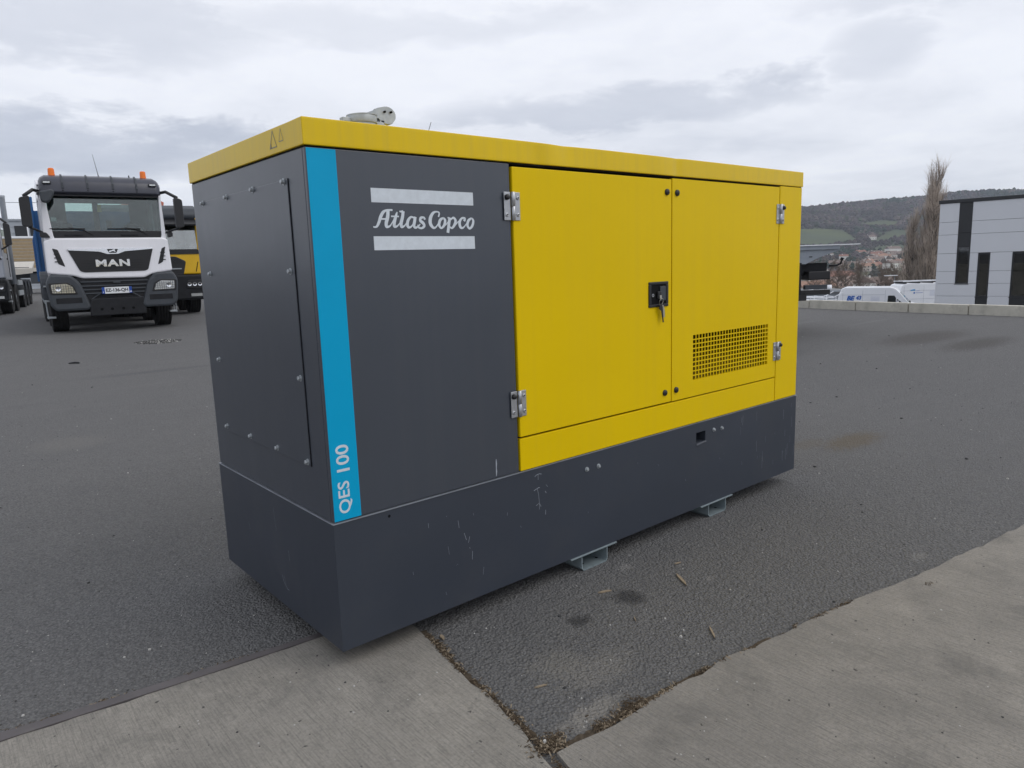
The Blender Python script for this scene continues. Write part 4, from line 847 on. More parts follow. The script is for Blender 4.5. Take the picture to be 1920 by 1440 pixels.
# ---- silver lorry with low bed at the left edge
sk = empty('lorry', (.52, 25.75, gz(25.8)), R(-10.8), 'silver lorry with long pale plant bed cut off by the left edge of the photo', 'lorry')
cab(sk, M_silver, M_silver, M_glass2, 3.05, 1.2, M_dark)
MB().prism([(.62, 1.30), (.66, 1.30), (.80, 1.62), (1.05, 1.78), (1.05, 1.82), (.78, 1.66)], -.045, -.02, 'y').build('red_trim', M_red, sk)
MB().box(-.6, .6, .3, 1.1, 3.08, 3.16).build('beacon_bar', M_blkpl, sk, bevel=.02)
MB().box(.5, .85, .6, .9, 3.1, 3.32).build('work_lamp', M_dark, sk, bevel=.03)
MB().box(-1.1, 1.1, .1, .2, 2.95, 3.02).build('bull_bar', M_galv, sk)
for s in (-1, 1):
    MB().tube([(s*1.19, 2.35, .95), (s*1.19, 2.40, 3.82), (s*1.19, 2.37, 3.9)], [.085, .085, .10], 10).build('headboard_post', M_greyb, sk, smooth=True)
    for y in (2.7, 5.6, 7.0, 8.4): wheel(sk, s*1.03, y, .5, .34, side=s)
    for y in (5.6, 7.0, 8.4):
        A = [(y+.60*math.cos(R(a)), .52+.60*math.sin(R(a))) for a in range(0, 181, 15)]; B = [(y+.56*math.cos(R(a)), .52+.56*math.sin(R(a))) for a in range(180, -1, -15)]
        MB().prism(A+B, min(s*.88, s*1.23), max(s*.88, s*1.23), 'x').build('mudguard', M_dkpl, sk)
    for z in (.55, .92): MB().box(min(s*1.20, s*1.24), max(s*1.20, s*1.24), 3.3, 4.9, z, z+.18).build('side_guard', M_galv, sk)
MB().box(-1.2, 1.2, 2.34, 2.40, 1.2, 2.0).build('headboard', M_greyb, sk)
bed = MB().prism([(2.45, 1.48), (10.0, 1.60), (11.8, 1.92), (11.85, 1.84), (10.0, 1.38), (2.45, 1.26)], -1.26, 1.26, 'x').build('plant_bed', M_alu, sk, bevel=.01)
for x in (-.7, .0, .7): MB().prism([(2.5, 1.482), (9.9, 1.60), (9.9, 1.615), (2.5, 1.497)], x-.06, x+.06, 'x').build('bed_track', M_galv, bed)
for k in range(10): MB().box(-1.2, 1.2, 2.6+k*.75, 2.68+k*.75, 1.50+k*.0119, 1.525+k*.0119).build('bed_cleat', M_dkpl, bed)

# ---- drop-side trailer with tan boards behind
tr = empty('trailer', (2.9, 48.6, gz(48)), R(-8), 'drop side trailer with tan horizontal boards standing behind the lorries', 'trailer')
for k in range(9):
    z = 1.52+k*.188; o = MB().box(-2.0, 7.2, 0, .05, z, z+.172); o.build('side_board', M_board, tr, bevel=.012)
MB().box(-2.05, 7.25, -.02, .07, 3.215, 3.33).build('top_rail', M_vanw, tr, bevel=.01)
MB().box(-2.05, 7.25, .05, 2.5, 1.38, 1.51).build('bed', M_alu, tr)
MB().box(-2.05, 7.25, -.03, .05, 1.30, 1.51).build('side_rail', M_alu, tr, bevel=.01)
for x in (-2.03, .9, 3.8, 7.1): MB().box(x, x+.09, -.04, .0, 1.5, 3.25).build('stake', M_greyb, tr)
MB().box(-2.0, 7.2, .3, 2.2, .95, 1.30).build('chassis', M_dark, tr)
for x in (-1.0, .2, 1.4, 5.4, 6.5):
    for y in (.25, 2.2):
        o = wheel(tr, x, y, .5, .32); o.rotation_euler = (0, 0, R(90))
MB().box(2.2, 3.6, .1, .5, .6, 1.2).build('tool_box', M_dkpl, tr, bevel=.02)
MB().box(3.2, 3.7, .05, .12, 1.1, 1.3).build('tail_lamp', M_platew, tr)

# ---- parked flatbed rear sticking out behind the generator
fl = empty('flatbed_lorry', (10.50, 3.31, 0), R(-38), 'rear end of a parked flatbed lorry sticking out behind the yellow generator', 'lorry')
# local x runs towards the lorry's rear (image right) from -7 to .2
MB().add([(-7, -.02, 1.49), (.30, -.02, 1.475), (.30, 2.4, 1.475), (-7, 2.4, 1.49), (-7, -.02, 1.47), (.30, -.02, 1.462), (.30, 2.4, 1.462), (-7, 2.4, 1.47)], [(0, 1, 2, 3), (7, 6, 5, 4), (0, 4, 5, 1), (1, 5, 6, 2), (2, 6, 7, 3), (3, 7, 4, 0)]).build('deck', M_vanw, fl)
MB().prism([(-7, 1.36), (-.02, 1.40), (-.02, 1.462), (-7, 1.462)], .0, .10, 'y').build('side_rail', M_steelg, fl, bevel=.004)
MB().prism([(-7, 1.18), (-.55, 1.18), (-.38, 1.26), (-.30, 1.29), (.0, 1.385), (-.02, 1.398), (-7, 1.36)], .03, .12, 'y').build('rail_gusset', M_steelg, fl)
MB().box(-.50, -.45, .022, .03, 1.285, 1.297).build('rail_slot', M_gap, fl)
MB().box(-7, -.12, .2, .4, 1.0, 1.19).build('chassis_beam', M_dark, fl, bevel=.005)
MB().box(-7, -.12, 1.9, 2.1, 1.0, 1.19).build('chassis_beam', M_dark, fl, bevel=.005)
MB().tube([(-.14, .1, 1.14), (-.04, .06, 1.14), (.02, .04, 1.17), (.04, .03, 1.24)], .014, 8).tube([(.03, .03, 1.23), (.045, .03, 1.26)], .024, 10).build('rope_hook', M_dark, fl, smooth=True)
MB().box(-.49, -.13, .05, .45, .925, 1.06).build('lamp_box', M_blkpl, fl, bevel=.015)
MB().box(-.55, -.19, .02, .10, .775, .845).build('number_bracket', M_dkpl, fl, bevel=.004)
MB().box(-.62, -.14, .02, .12, .69, .765).build('underrun_bar', M_blkpl, fl, bevel=.004)
m = MB(); m.box(-.70, -.62, .02, .2, .69, 1.2).box(-.62, -.55, .02, .12, .70, .72); m.build('underrun_stay', M_dark, fl)
MB().box(-.95, -.52, .02, .3, .60, .71).build('rear_lamp_unit', M_blkpl, fl, bevel=.01)
MB().box(-2.4, -.68, -.02, .05, .62, 1.22).build('mudflap', M_blkpl, fl)
for x in (-1.6, -2.9, -6.2):
    for y in (.2, 2.15):
        o = wheel(fl, x, y, .46, .30); o.rotation_euler = (0, 0, R(90))

# ------------------------------------------------------------------ land beyond the yard
def interp(x, xs, ys_):
    if x <= xs[0]: return ys_[0]
    for a, b, c, d in zip(xs[:-1], xs[1:], ys_[:-1], ys_[1:]):
        if x <= b: return c+(d-c)*(x-a)/(b-a)
    return ys_[-1]
def land(s, d):
    rid = interp(s, [-2500, -500, 300, 650, 850, 1000, 1100, 2500], [52, 60, 84, 95, 105, 115, 119, 128])
    h = interp(d, [0, 88, 105, 150, 250, 350, 600, 800, 1000, 1200, 1350, 1600, 1750, 2100, 2600, 2900, 4000],
               [-4.06, -4.06, -8.5, -13, -16.5, -18, -18, -12, -3, 26, 56, rid, rid*.99, rid*.62, 168, 172, 60])
    if d > 2100 and s > 1060: h = min(h, 120)
    am = min(1, max(0, (d-900)/500))
    h += am*(9*noise.noise(Vector((s*.004, d*.004, 1)))+3*noise.noise(Vector((s*.015, d*.015, 5))))
    return h
FIELDS = [  # polygons in (s, d)
 [(440, 1110), (470, 1090), (520, 1120), (575, 1170), (600, 1290), (560, 1320), (500, 1310), (430, 1240)],
 [(560, 1120), (600, 1140), (650, 1180), (710, 1270), (690, 1300), (640, 1240), (580, 1170)],
 [(505, 1030), (545, 1030), (605, 1085), (600, 1110), (560, 1100)],
 [(395, 730), (470, 860), (560, 1010), (600, 1000), (520, 860), (450, 720)],
 [(300, 590), (330, 580), (400, 640), (425, 705), (385, 720), (340, 660)],
 [(640, 1300), (700, 1310), (760, 1380), (730, 1420), (660, 1380)], [(420, 1270), (520, 1340), (600, 1370), (590, 1400), (500, 1380), (420, 1320)],
 [(430, 700), (470, 720), (560, 860), (620, 960), (700, 980), (640, 800), (520, 660)]]
def inpoly(x, y, P):
    c = False; n = len(P)
    for i in range(n):
        (x0, y0), (x1, y1) = P[i], P[i-1]
        if (y0 > y) != (y1 > y) and x < (x1-x0)*(y-y0)/(y1-y0)+x0: c = not c
    return c
def infield(s, d): return any(inpoly(s, d, P) for P in FIELDS)
m = MB()
ss = [-2400, -1600, -1000, -600, -300, -100]+list(range(0, 1300, 12))+[1330, 1400, 1500, 1700, 2000, 2500]
ds = [-2400, -1500, -400, -100, 0, 40, 88, 96, 105, 125, 150, 190, 250, 300, 350, 420, 500]+list(range(560, 1700, 13))+[1750, 1850, 2000, 2200, 2400, 2600, 2700, 2900]
for d in ds:
    for s in ss:
        h = land(s, d); p = sd(s, d, h); m.v.append(tuple(p))
        w = noise.noise(Vector((s*.01, d*.01, 3)))
        if infield(s, d): c = (.085+.03*w, .105+.03*w, .058)
        elif d > 2200: c = (.16, .19, .11)
        elif d < 100: c = (.11, .11, .115)
        elif d < 620: c = (.11, .095, .07)
        elif d > 1120 or w < -.05: c = (.075, .060, .058)
        else: c = (.10+.05*w, .105+.04*w, .068)
        m.c.append(c)
nx_ = len(ss)
for j in range(len(ds)-1):
    for i in range(nx_-1): m.f.append((j*nx_+i, j*nx_+i+1, (j+1)*nx_+i+1, (j+1)*nx_+i))
tag(m.build('valley_terrain', M_land, fixn=False, smooth=True), kind='structure')
# forest on the hill
rr = random.Random(21)
def blob(m, p, r, h, col):
    vs = []; k = 6
    for lv, q in ((.12, .62), (.5, 1.0), (.82, .62)):
        for i in range(k):
            a = i*2*math.pi/k+lv*2; w = r*q*rr.uniform(.75, 1.2); vs.append((p.x+w*math.cos(a), p.y+w*math.sin(a), p.z+h*lv*rr.uniform(.9, 1.1)))
    vs.append((p.x, p.y, p.z+h)); fs = []
    for l in range(2):
        for i in range(k): fs.append((l*k+i, l*k+(i+1) % k, (l+1)*k+(i+1) % k, (l+1)*k+i))
    for i in range(k): fs.append((2*k+i, 2*k+(i+1) % k, 3*k))
    m.add(vs, fs, col)
m = MB(); cnt = 0
while cnt < 21000:
    s = rr.uniform(150, 1500); d = rr.uniform(900, 1760)
    if not (.27*d < s < .86*d): 
        if rr.random() > .12: continue
    if infield(s, d): continue
    w = noise.noise(Vector((s*.006, d*.006, 9)))
    dens = 1.0 if d > 1220 else (.55 if w > -.1 else .12)
    if 1060 < d < 1220: dens = .8
    if rr.random() > dens: continue
    g = noise.noise(Vector((s*.005+4, d*.007, 2))); t = rr.uniform(.65, 1.35)*(1+.8*noise.noise(Vector((s*.012, d*.012, 7))))
    if g > .14 and rr.random() < .75: col = (.022*t, .042*t, .028*t)
    elif rr.random() < .12: col = (.05*t, .065*t, .035*t)
    else: col = (.080*t, .060*t, .066*t) if rr.random() < .75 else (.13*t, .10*t, .09*t)
    r = rr.uniform(3, 5.5)*(1.0 if d > 1150 else .8); blob(m, sd(s, d, land(s, d)-1), r, r*rr.uniform(1.7, 2.5), col); cnt += 1
# hedges round the fields
for P in FIELDS:
    for a, b in zip(P, P[1:]+P[:1]):
        a, b = Vector(a), Vector(b); k = int((b-a).length/4.5)
        for i in range(k):
            if rr.random() < .78:
                q = a.lerp(b, i/k)+Vector((rr.uniform(-3, 3), rr.uniform(-3, 3))); t = rr.uniform(.7, 1.2); blob(m, sd(q.x, q.y, land(q.x, q.y)-1), rr.uniform(1.8, 3.2), rr.uniform(3, 6), (.07*t, .066*t, .048*t))
for i in range(900):   # trees round the village
    s = rr.uniform(330, 640); d = rr.uniform(640, 1060)
    if infield(s, d): continue
    t = rr.uniform(.7, 1.25); c = (.095*t, .075*t, .06*t) if rr.random() < .7 else (.03*t, .05*t, .03*t); blob(m, sd(s, d, land(s, d)-1), rr.uniform(2, 3.6), rr.uniform(5, 9), c)
tag(m.build('hill_forest', M_tree, fixn=False), 'bare winter forest covering the distant hillside', 'forest', kind='stuff')

# houses
def house(s, d, w, l, h, rot, wi, ti, label, group, z=None, detail=True):
    p = sd(s, d, land(s, d)-.4 if z is None else z); hs = empty('house', p, -math.pi/2+YAW+rot, label, 'house', group)
    MB().box(-w/2, w/2, -l/2, l/2, 0, h).build('wall', M_wallc[wi], hs)
    rh = l*.30; m = MB(); m.prism([(-l/2-.4, h-.05), (l/2+.4, h-.05), (0, h+rh)], -w/2-.35, w/2+.35, 'x'); rf = m.build('roof', M_tile[ti], hs)
    MB().box(-w*.2, -w*.2+.7, -.4, .3, h+rh*.5, h+rh+.8).build('chimney', M_wallc[1], rf)
    n = max(2, int(w/3))
    for k in range(n):
        x = -w/2+(k+.5)*w/n
        for fl_ in range(2 if h > 4.5 else 1):
            MB().box(x-.5, x+.5, -l/2-.06, -l/2+.05, .9+fl_*2.8, 2.3+fl_*2.8).build('window', M_anth, hs)
    return hs
rr = random.Random(4)
spots = []
for i in range(400):
    if len(spots) >= 38: break
    t = rr.random(); s = 338+t*165+rr.gauss(0, 12); d = 690+t*250+rr.gauss(0, 40)
    if all(abs(s-a)+abs(d-b)*.5 > 13 for a, b in spots): spots.append((s, d))
for i, (s, d) in enumerate(spots):
    wi, ti = rr.choice([0, 0, 1, 2, 3, 1]), rr.choice([0, 1, 1, 2])
    house(s, d, rr.uniform(9, 15), rr.uniform(7, 10), rr.uniform(4.2, 7), rr.uniform(-.8, .8), wi, ti, 'small %s house with %s roof in the distant hillside village' % (('cream', 'white', 'pinkish', 'ochre')[wi], ('a red', 'a brown', 'an orange')[ti]), 'village houses on the far hillside')
house(505, 950, 17, 10, 11, .1, 1, 1, 'tall white house block at the top of the far village', 'village houses on the far hillside')
house(585, 1175, 20, 9, 5, .2, 1, 1, 'long white farmhouse alone among the upper fields', 'village houses on the far hillside')
near = [(150, 352, 17, 9, 4.4, .10, 0, 2, 'low cream house with a long orange tiled roof right beside the generator'), (163, 330, 11, 9, 6.0, 1.15, 1, 1, 'white gabled house behind the white vents'),
        (176, 345, 16, 10, 5.0, -.25, 0, 1, 'wide brown roofed house next to the bare trees'), (188, 420, 15, 10, 7.0, .3, 2, 0, 'pink house with red roof under the flatbed lorry tail'),
        (168, 430, 11, 9, 9.5, -.2, 0, 2, 'tall cream house seen through the flatbed lorry frame'), (204, 440, 14, 9, 6.5, .5, 2, 0, 'red roofed pink house at the left edge of the bare trees'),
        (182, 470, 12, 9, 8.0, .1, 1, 0, 'pale house with a red roof just above the underrun bar'), (172, 520, 14, 9, 12.0, .2, 2, 1, 'pinkish house behind the lorry lamp box')]
for a in near: house(*a[:8], a[8], 'houses below the yard')

# bare trees
def bare_tree(p, H, mat, label, group, twigs=420, spread=.5, narrow=False, seed=0, lean=(0, 0), tw=.022, stems=1, name='bare_tree', bark=None):
    q = random.Random(seed); t = empty(name, p, 0, label, 'tree', group); tm = MB(); cmb = MB()
    up = Vector((lean[0], lean[1], 1)); trunkpts = []
    for sidx in range(stems):
        off = Vector((q.uniform(-.5, .5), q.uniform(-.5, .5), 0))*(1 if stems > 1 else 0)*H*.03
        pts = [off+up*H*.94*k/6+Vector((q.uniform(-1, 1), q.uniform(-1, 1), 0))*H*.007*k for k in range(7)]; tm.tube(pts, [H*.016*(1-k/6.6)/math.sqrt(stems) for k in range(7)], 6, False); trunkpts.append(pts)
    def tri_(a, b, w):
        d = (b-a); n = d.cross(Vector((q.uniform(-1, 1), q.uniform(-1, 1), .1))).normalized()*w; n2 = d.cross(n).normalized()*w
        cmb.add([a+n, a-n*.5+n2, a-n*.5-n2, b], [(0, 1, 3), (1, 2, 3), (2, 0, 3)])
    nb = 150 if narrow else 34
    for i in range(nb):
        pts = q.choice(trunkpts); k = (.04+.92*(1-(1-q.random())**.68)) if narrow else q.uniform(.22, .97); kk = k*6*.999; i0 = int(kk); base = pts[i0].lerp(pts[i0+1], kk-i0)
        a = q.uniform(0, 6.283)
        if narrow:
            env = H*spread*(.30+.80*(1-k)**.6)*(min(1, .45+k*2.2))*q.uniform(.25, 1.05)
            ln = H*q.uniform(.12, .32)*(1.05-.55*k); tip = base+Vector((math.cos(a)*env, math.sin(a)*env, ln)); midp = base+Vector((math.cos(a)*env*.62, math.sin(a)*env*.62, ln*.32))
        else:
            env = H*spread*q.uniform(.5, 1)*(1.15-k*.75); ln = H*q.uniform(.12, .30)
            tip = base+Vector((math.cos(a)*env, math.sin(a)*env, ln)); midp = base.lerp(tip, .5)+Vector((0, 0, -H*.02))
        tm.tube([base, midp, tip], [H*.0028, H*.002, H*.0009] if narrow else [H*.0045, H*.003, H*.0012], 4, False)
        nt_ = twigs//nb
        for j in range(nt_):
            u = q.uniform(.15, 1); b0 = base.lerp(midp, u*2) if u < .5 else midp.lerp(tip, u*2-1)
            L_ = H*q.uniform(.035, .095); dv = Vector((q.gauss(0, .26 if narrow else .7), q.gauss(0, .26 if narrow else .7), q.uniform(.6, 1.3) if narrow else q.uniform(-.1, 1)))
            e = b0+dv.normalized()*L_; tri_(b0, e, tw)
            if q.random() < .8: s0 = b0.lerp(e, .4); tri_(s0, s0+(dv+Vector((q.gauss(0, .35), q.gauss(0, .35), .1))).normalized()*L_*.7, tw*.8)
    tm.build('trunk', bark or M_bark, t, fixn=False); cmb.build('twigs', mat, t, fixn=False)
    return t
bare_tree(sd(75.7, 130, -12.5), 29.6, M_twig2, 'tallest slender bare poplar left of the panelled building', 'bare poplars', 6600, .092, True, 3, (.0, -.0), .014, 1, 'poplar_tree')
bare_tree(sd(74.4, 128, -12.5), 26.0, M_twig2, 'second tallest bare poplar just left of the tallest one', 'bare poplars', 5000, .105, True, 5, (0, 0), .014, 1, 'poplar_tree')
bare_tree(sd(73.5, 131, -12.5), 20.5, M_twig2, 'shortest bare poplar on the left flank of the pair', 'bare poplars', 5200, .125, True, 8, (0, 0), .014, 2, 'poplar_tree')
q_ = random.Random(12); lab = 'bushy leafless tree in the brown row behind the white vans'
for i, (s, d, H_) in enumerate([(106, 232, 13), (112, 240, 14.5), (118, 228, 12.5), (122, 250, 14), (127, 236, 12), (132, 246, 13), (137, 230, 11), (142, 252, 13), (117, 262, 15), (129, 266, 13.5), (109, 256, 14), (148, 240, 12), (141, 268, 12.5)]):
    bare_tree(sd(s, d, land(s, d)-.5), H_, M_twig, lab, 'leafless trees behind the vans', 1500, .40, False, 30+i, tw=.030)
for (s, d, H_) in ((139, 262, 8), (133, 300, 9)):
    t = empty('conifer_tree', sd(s, d, land(s, d)), 0, 'small dark green conifer among the leafless trees', 'tree', 'conifers among the leafless trees'); m = MB()
    for k in range(170):
        u = q_.random(); r = (1-u)*H_*.2+.2; a = q_.uniform(0, 6.28); z = H_*(.1+.9*u); m.add([(0, 0, z+.3), (r*math.cos(a-.25), r*math.sin(a-.25), z-.3), (r*1.1*math.cos(a), r*1.1*math.sin(a), z-.1), (r*math.cos(a+.25), r*math.sin(a+.25), z-.3)], [(0, 1, 2), (0, 2, 3)], (.02, .04, .022))
    m.build('crown', M_tree, t, fixn=False); MB().tube([(0, 0, 0), (0, 0, H_*.8)], [.2, .05], 6).build('trunk', M_bark, t)
lp = empty('street_lamp', sd(96.5, 180, -14), 0, 'grey street lamp with a flat white head above the vans', 'street lamp')
MB().tube([(0, 0, 0), (0, 0, 9.4)], [.09, .06], 8).build('pole', M_greyb, lp); MB().box(-2.6, .6, -.25, .25, 9.4, 9.6).build('lamp_head', M_vanw, lp, xf=Matrix.Rotation(-math.pi/2+YAW, 4, 'Z'))

# ------------------------------------------------------------------ building with panels
BA = Vector((37.537, 11.217, -4.5)); bdir = math.atan2(-.996, .088)
bl = empty('building', BA, bdir, 'grey panelled office building with tall narrow dark windows', 'building')
Z = lambda z: z+4.5
BW, BD = 15.0, -12.0      # length along local x, depth goes to +y (away)
MB().box(.02, BW, .10, 12, 0, Z(3.45)).build('wall_core', M_anth, bl)
levels = [0, .62, 1.22, 2.12, 2.72, Z(-.87), Z(-.28), Z(.30), Z(1.15), Z(2.03), Z(2.62), Z(3.50)]
xcuts = [(-.06, .76), (1.30, 1.64), (2.12, 2.98), (3.9, 4.9), (5.6, 6.4), (7.2, 8.6), (9.4, 10.6), (11.4, 15.0)]
opens = {(.76, 1.30): (Z(-.29), Z(3.5)), (1.64, 2.12): (Z(-1.9), Z(1.12)), (2.98, 3.9): (Z(-1.9), Z(1.12)), (4.9, 5.6): (Z(-.29), Z(3.5)), (6.4, 7.2): (Z(-1.9), Z(1.12)), (8.6, 9.4): (Z(-.29), Z(3.5)), (10.6, 11.4): (Z(-1.9), Z(1.12))}
g_ = .012
for a, b in zip(levels[:-1], levels[1:]):
    spans = []; x = -.06
    for (u, v), (lo, hi) in sorted(opens.items()):
        if a >= lo-.05 and b <= hi+.05: spans.append((x, u)); x = v
    spans.append((x, BW))
    for u, v in spans:
        if v-u > .05: MB().box(u+(.0 if u < 0 else g_/2), v-g_/2, 0, .11, a+g_/2, b-g_/2).build('wall_panel', M_panel, bl, bevel=.006)
for (a, b) in zip(levels[:-1], levels[1:]):
    for k in range(3): MB().box(-.06, .05, .12+k*4, 4.1+k*4, a+g_/2, b-g_/2).build('wall_panel', M_panel, bl)
for (u, v), (lo, hi) in sorted(opens.items()):
    w = bpy.data.objects.new('window', None); COL.objects.link(w); w.parent = bl; w.location = ((u+v)/2, .03, 0); hw_ = (v-u)/2
    top = hi-2.03 if hi > Z(2) else hi; 
    if hi > Z(2): MB().box(-hw_, hw_, -.015, .03, top, hi-.01).build('dark_panel', M_anth, w); MB().box(-hw_, hw_, -.02, -.014, top+.62, top+.635).build('panel_joint', M_gap, w)
    bot = lo if hi > Z(2) else Z(-.90)
    if bot > lo: MB().box(-hw_, hw_, -.015, .03, lo, bot).build('dark_panel', M_anth, w)
    m = MB(); f_ = .055; m.box(-hw_, -hw_+f_, -.01, .05, bot, top).box(hw_-f_, hw_, -.01, .05, bot, top).box(-hw_+f_, hw_-f_, -.01, .05, top-f_, top).box(-hw_+f_, hw_-f_, -.01, .05, bot, bot+f_)
    m.build('window_frame', M_anth, w, bevel=.004); MB().box(-hw_+f_, hw_-f_, .025, .035, bot+f_, top-f_).build('pane', M_glass2, w)
    MB().box(-hw_-.03, hw_+.03, -.045, .02, bot-.03, bot).build('window_sill', M_anth, w)
    k_ = int((top-bot-.1)/.16)
    bl_ = MB()
    for i in range(k_): bl_.add([(-hw_+f_, .05, bot+f_+i*.16), (hw_-f_, .05, bot+f_+i*.16+.03), (hw_-f_, .052, bot+f_+i*.16+.05), (-hw_+f_, .052, bot+f_+i*.16+.02)], [(0, 1, 2, 3)])
    bl_.build('blind_edge', M_dkpl, w)
MB().prism([(-.12, Z(3.50)), (BW+.1, Z(3.50)), (BW+.1, Z(3.62)), (-.12, Z(3.66))], -.04, 12.1, 'y').build('parapet', M_anth, bl, bevel=.008)

# vans below the yard
def van(loc, rz, label, length=6.0, face=1, rack=False, logo=None):
    v = empty('van', loc, rz, label, 'van'); L_ = length; f = face
    out = [(0, .45), (-.02, 1.0), (.10, 2.0), (.30, 2.52), (.62, 2.63), (3.9, 2.60), (4.25, 2.50), (4.55, 2.20), (5.25, 1.38), (5.85, 1.12), (6.0, .9), (6.02, .45)]
    out = [(x*L_/6*f if f > 0 else (6-x)*L_/6, z) for x, z in out]
    b = MB().prism(rpoly(out, .12), -1.0, 1.0, 'y').build('body', M_vanw, v, bevel=.14, smooth='auto')
    X = (lambda x: x*L_/6) if f > 0 else (lambda x: (6-x)*L_/6)
    P = [(X(3.72), 1.28), (X(3.75), 1.92), (X(4.20), 1.92), (X(4.32), 1.74), (X(4.33), 1.28)]; MB().prism(rpoly(P, .05), -1.012, -.99, 'y').build('door_window', M_glassd, v)
    P = [(X(4.38), 1.28), (X(4.40), 1.66), (X(4.86), 1.28)]; MB().prism(P, -1.012, -.99, 'y').build('quarter_window', M_glassd, v)
    a, c = Vector((X(4.58), 0, 2.16)), Vector((X(5.26), 0, 1.37)); nrm = Vector((.76*f, 0, .65))*.018
    q0 = [a+Vector((0, y, 0))+nrm for y in (-.93, .93)]+[c+Vector((0, y, 0))+nrm for y in (.96, -.96)]; MB().add([tuple(t) for t in q0]+[tuple(t-nrm*1.5) for t in q0], [(0, 1, 2, 3), (7, 6, 5, 4), (0, 4, 5, 1), (1, 5, 6, 2), (2, 6, 7, 3), (3, 7, 4, 0)]).build('windscreen', M_glassb, v)
    MB().prism(rpoly([(X(5.22), 1.36), (X(5.30), 1.44), (X(5.38), 1.33)], .02), -.9, .9, 'y').build('wiper_cowl', M_dark, v)
    for x in (.42, 1.9, 3.55): MB().box(X(x)-.008, X(x)+.008, -1.006, -.99, .6, 2.35).build('panel_seam', M_greyb, v)
    for z in (1.22, 1.98): MB().box(min(X(.3), X(3.5)), max(X(.3), X(3.5)), -1.008, -.99, z, z+.02).build('side_crease', M_greyb, v)
    for x in (1.15, 4.95):
        for y in (-.86, .86): o = wheel(v, X(x), y, .34, .24); o.rotation_euler = (0, 0, R(90))
    MB().box(min(X(.02), X(5.9)), max(X(.02), X(5.9)), -1.02, 1.02, .40, .62).build('sill_trim', M_blkpl, v, bevel=.03)
    MB().prism(rpoly([(X(4.42), 1.26), (X(4.42), 1.52), (X(4.54), 1.52), (X(4.56), 1.26)], .03), -1.22, -1.05, 'y').build('mirror', M_vanw, v, bevel=.03)
    if rack:
        for y in (-.8, .8): MB().box(X(3.9) if f < 0 else X(.4), X(.2) if f < 0 else X(3.9), y-.03, y+.03, 2.80, 2.86).build('rack_rail', M_vanw, v)
        for x in (.6, 1.6, 2.6, 3.6): MB().box(X(x)-.05, X(x)+.05, -.88, .88, 2.62, 2.80).build('rack_bar', M_blkpl, v)
    return v
M_glassd = paint('dark_side_glass', (.015, .02, .022), .08, .1, .8)
M_logo = paint('blue_logo', (.01, .10, .42), .5, .05)
M_logo2 = paint('light_blue_logo', (.03, .30, .62), .5, .05)
M_fade = paint('faded_print', (.42, .46, .62), .6, .05)
v1 = van(sd(27.8, 60.6, -4.06), YAW-math.pi/2-.52, 'white panel van with blue lettering on its side parked below the kerb')
text('side_logo', 'BE', M_logo, v1, .72, 1.34, 1.52, 1.92, -1.0, .012, .06, shear=.25); text('side_logo', '43', M_logo, v1, 1.40, 1.82, 1.60, 1.92, -1.0, .012, .05, shear=.2)
MB().box(.68, 1.68, -1.012, -.99, 1.42, 1.49).build('logo_line', M_fade, v1); MB().box(.62, 2.15, -1.012, -.99, 1.26, 1.285).build('logo_line', M_dkpl, v1)
for z in (1.5, 1.6, 1.7, 1.8): MB().box(2.5, 3.15, -1.012, -.99, z, z+.02).build('faded_line', M_fade, v1)
v2 = van(sd(35.5, 66.5, -4.2), YAW-math.pi/2+.02, 'white van with roof rack and light blue square logo beside the building', 7.4, 1, True)
v2.location.z = -4.22
MB().prism([(1.10, 2.06), (1.45, 2.12), (1.45, 2.02), (1.14, 1.97)], -1.013, -.99, 'y').build('side_logo', M_logo2, v2)
for z_, m_ in ((1.98, M_logo2), (1.72, M_logo)): MB().box(1.40, 1.53, -1.013, -.99, z_, z_+.13).build('side_logo', m_, v2)
MB().box(1.62, 1.95, -1.013, -.99, 1.94, 2.01).build('faded_line', M_fade, v2); MB().box(1.62, 2.25, -1.013, -.99, 1.76, 1.83).build('faded_line', M_fade, v2)
for z in (1.5, 1.6, 1.7, 1.8, 1.9): MB().box(2.9, 3.5, -1.013, -.99, z, z+.02).build('faded_line', M_fade, v2)
# flat roofed shed with vents, and a white pick-up with ladder rack
sh = empty('shed', sd(30.2, 76, -4.06), YAW-math.pi/2, 'low grey flat roofed shed with white roof vents behind the vans', 'shed')
MB().box(-5, 6.8, 0, 8, -1, 1.25).build('wall', M_greyb, sh); MB().box(-5.2, 7.0, -.2, 8.2, 1.25, 1.50).build('roof', paint('shed_roof', (.16, .165, .17), .8), sh)
MB().box(-5.25, 7.05, -.26, -.2, 1.44, 1.60).build('roof_edge', M_greyb, sh)
for x in (1.9, 3.0, 3.85): MB().tube([(x, .4, 1.5), (x, .4, 2.15 if x > 2.5 else 1.85)], .24, 12).build('roof_vent', M_vanw, sh, smooth='auto')
pk = empty('pickup_truck', sd(24.0, 57.5, -4.06), YAW-math.pi/2, 'white works truck with a tubular ladder rack parked beside the lettered van', 'pick-up')
MB().box(-3.4, 2.4, -.9, .9, .5, 1.12).build('body', M_vanw, pk, bevel=.08); MB().prism(rpoly([(-3.2, 1.1), (-3.0, 1.75), (-1.4, 1.78), (-1.0, 1.1)], .1), -.85, .85, 'y').build('cabin', M_vanw, pk, bevel=.08)
MB().prism([(-2.9, 1.2), (-2.8, 1.62), (-1.6, 1.62), (-1.35, 1.2)], -.86, -.84, 'y').build('side_window', M_glassd, pk)
for x in (-2.5, 1.4):
    for y in (-.8, .8): o = wheel(pk, x, y, .36, .24); o.rotation_euler = (0, 0, R(90))
m = MB()
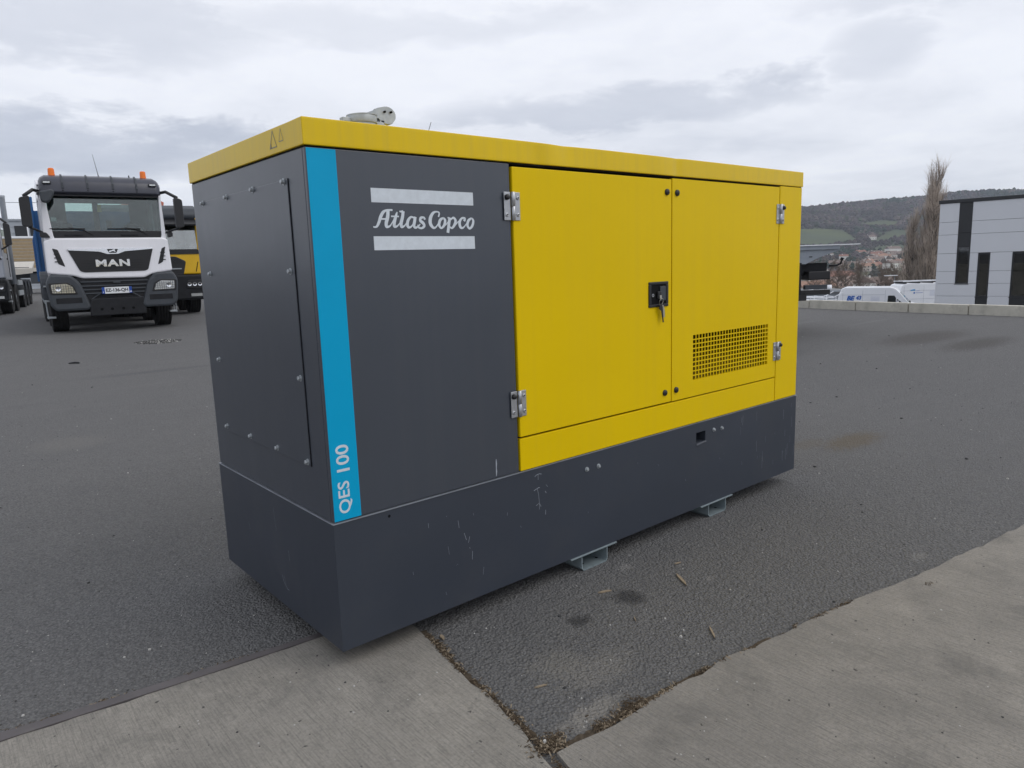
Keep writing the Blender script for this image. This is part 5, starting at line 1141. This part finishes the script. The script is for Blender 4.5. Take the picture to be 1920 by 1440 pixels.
for y in (-.85, .85):
    m.tube([(-2.9, y, 1.78), (-2.8, y, 2.12), (1.6, y, 1.98), (2.35, y, 2.38)], .035, 6).tube([(-1.6, y, 1.78), (1.9, y, 1.80)], .03, 6)
    for x in (-1.2, -.2, .8, 1.8): m.tube([(x, y, 1.1), (x, y, 2.05)], .03, 6)
for x in (-2.4, -1.6, -.8, 0, .8, 1.6): m.tube([(x, -.85, 2.06), (x, .85, 2.06)], .03, 6)
m.build('ladder_rack', M_vanw, pk)
# depot building and rail at the back left
dp = empty('depot_building', (3.2, 66, gz(60)-.75), R(-6), 'grey block depot wall with rooftop railing behind the tan trailer', 'building')
for k in range(12): MB().box(-7, 6, 0, .3, k*.5, k*.5+.488).build('wall_block', M_greyb, dp, bevel=.01)
MB().box(-7, 6, .3, 9, 0, 5.95).build('wall', M_greyb, dp)
MB().box(-7.1, 6.1, -.08, .35, 5.98, 6.12).build('coping', M_greyb, dp)
for x in (3.4, 4.4): MB().box(x, x+.8, -.04, .02, 4.7, 5.6).build('window', M_anth, dp); MB().box(x+.8, x+.9, -.05, .02, 4.65, 5.65).build('window_frame', M_vanw, dp)
m = MB()
for z in (7.35,): MB().tube([(-7, 1, z), (6, 1, z+.12)], .022, 6).build('rail', M_steelg, dp)
for k in range(8): x = -6.4+k*1.75; MB().tube([(x, 1, 6.0), (x, 1, 7.4)], .03, 6).build('rail_post', M_steelg, dp)
MB().prism([(-2, 6.1), (.4, 7.0), (3.4, 6.4), (6, 6.6), (6, 6.1)], 5, 6, 'y').build('roof_lantern', M_greyb, dp)

# ------------------------------------------------------------------ air
hz = MB().box(-3700, 3700, -3700, 3700, -24, 205).build('haze', M_gap); hz.data.materials.clear()
mh = bpy.data.materials.new('haze_air'); mh.use_nodes = True; t_ = mh.node_tree; t_.nodes.clear(); pv = t_.nodes.new('ShaderNodeVolumePrincipled')
pv.inputs['Color'].default_value = (.80, .88, 1, 1); pv.inputs['Density'].default_value = .00016; pv.inputs['Anisotropy'].default_value = 0
ou = t_.nodes.new('ShaderNodeOutputMaterial'); t_.links.new(pv.outputs[0], ou.inputs['Volume']); hz.data.materials.append(mh); tag(hz, kind='stuff')
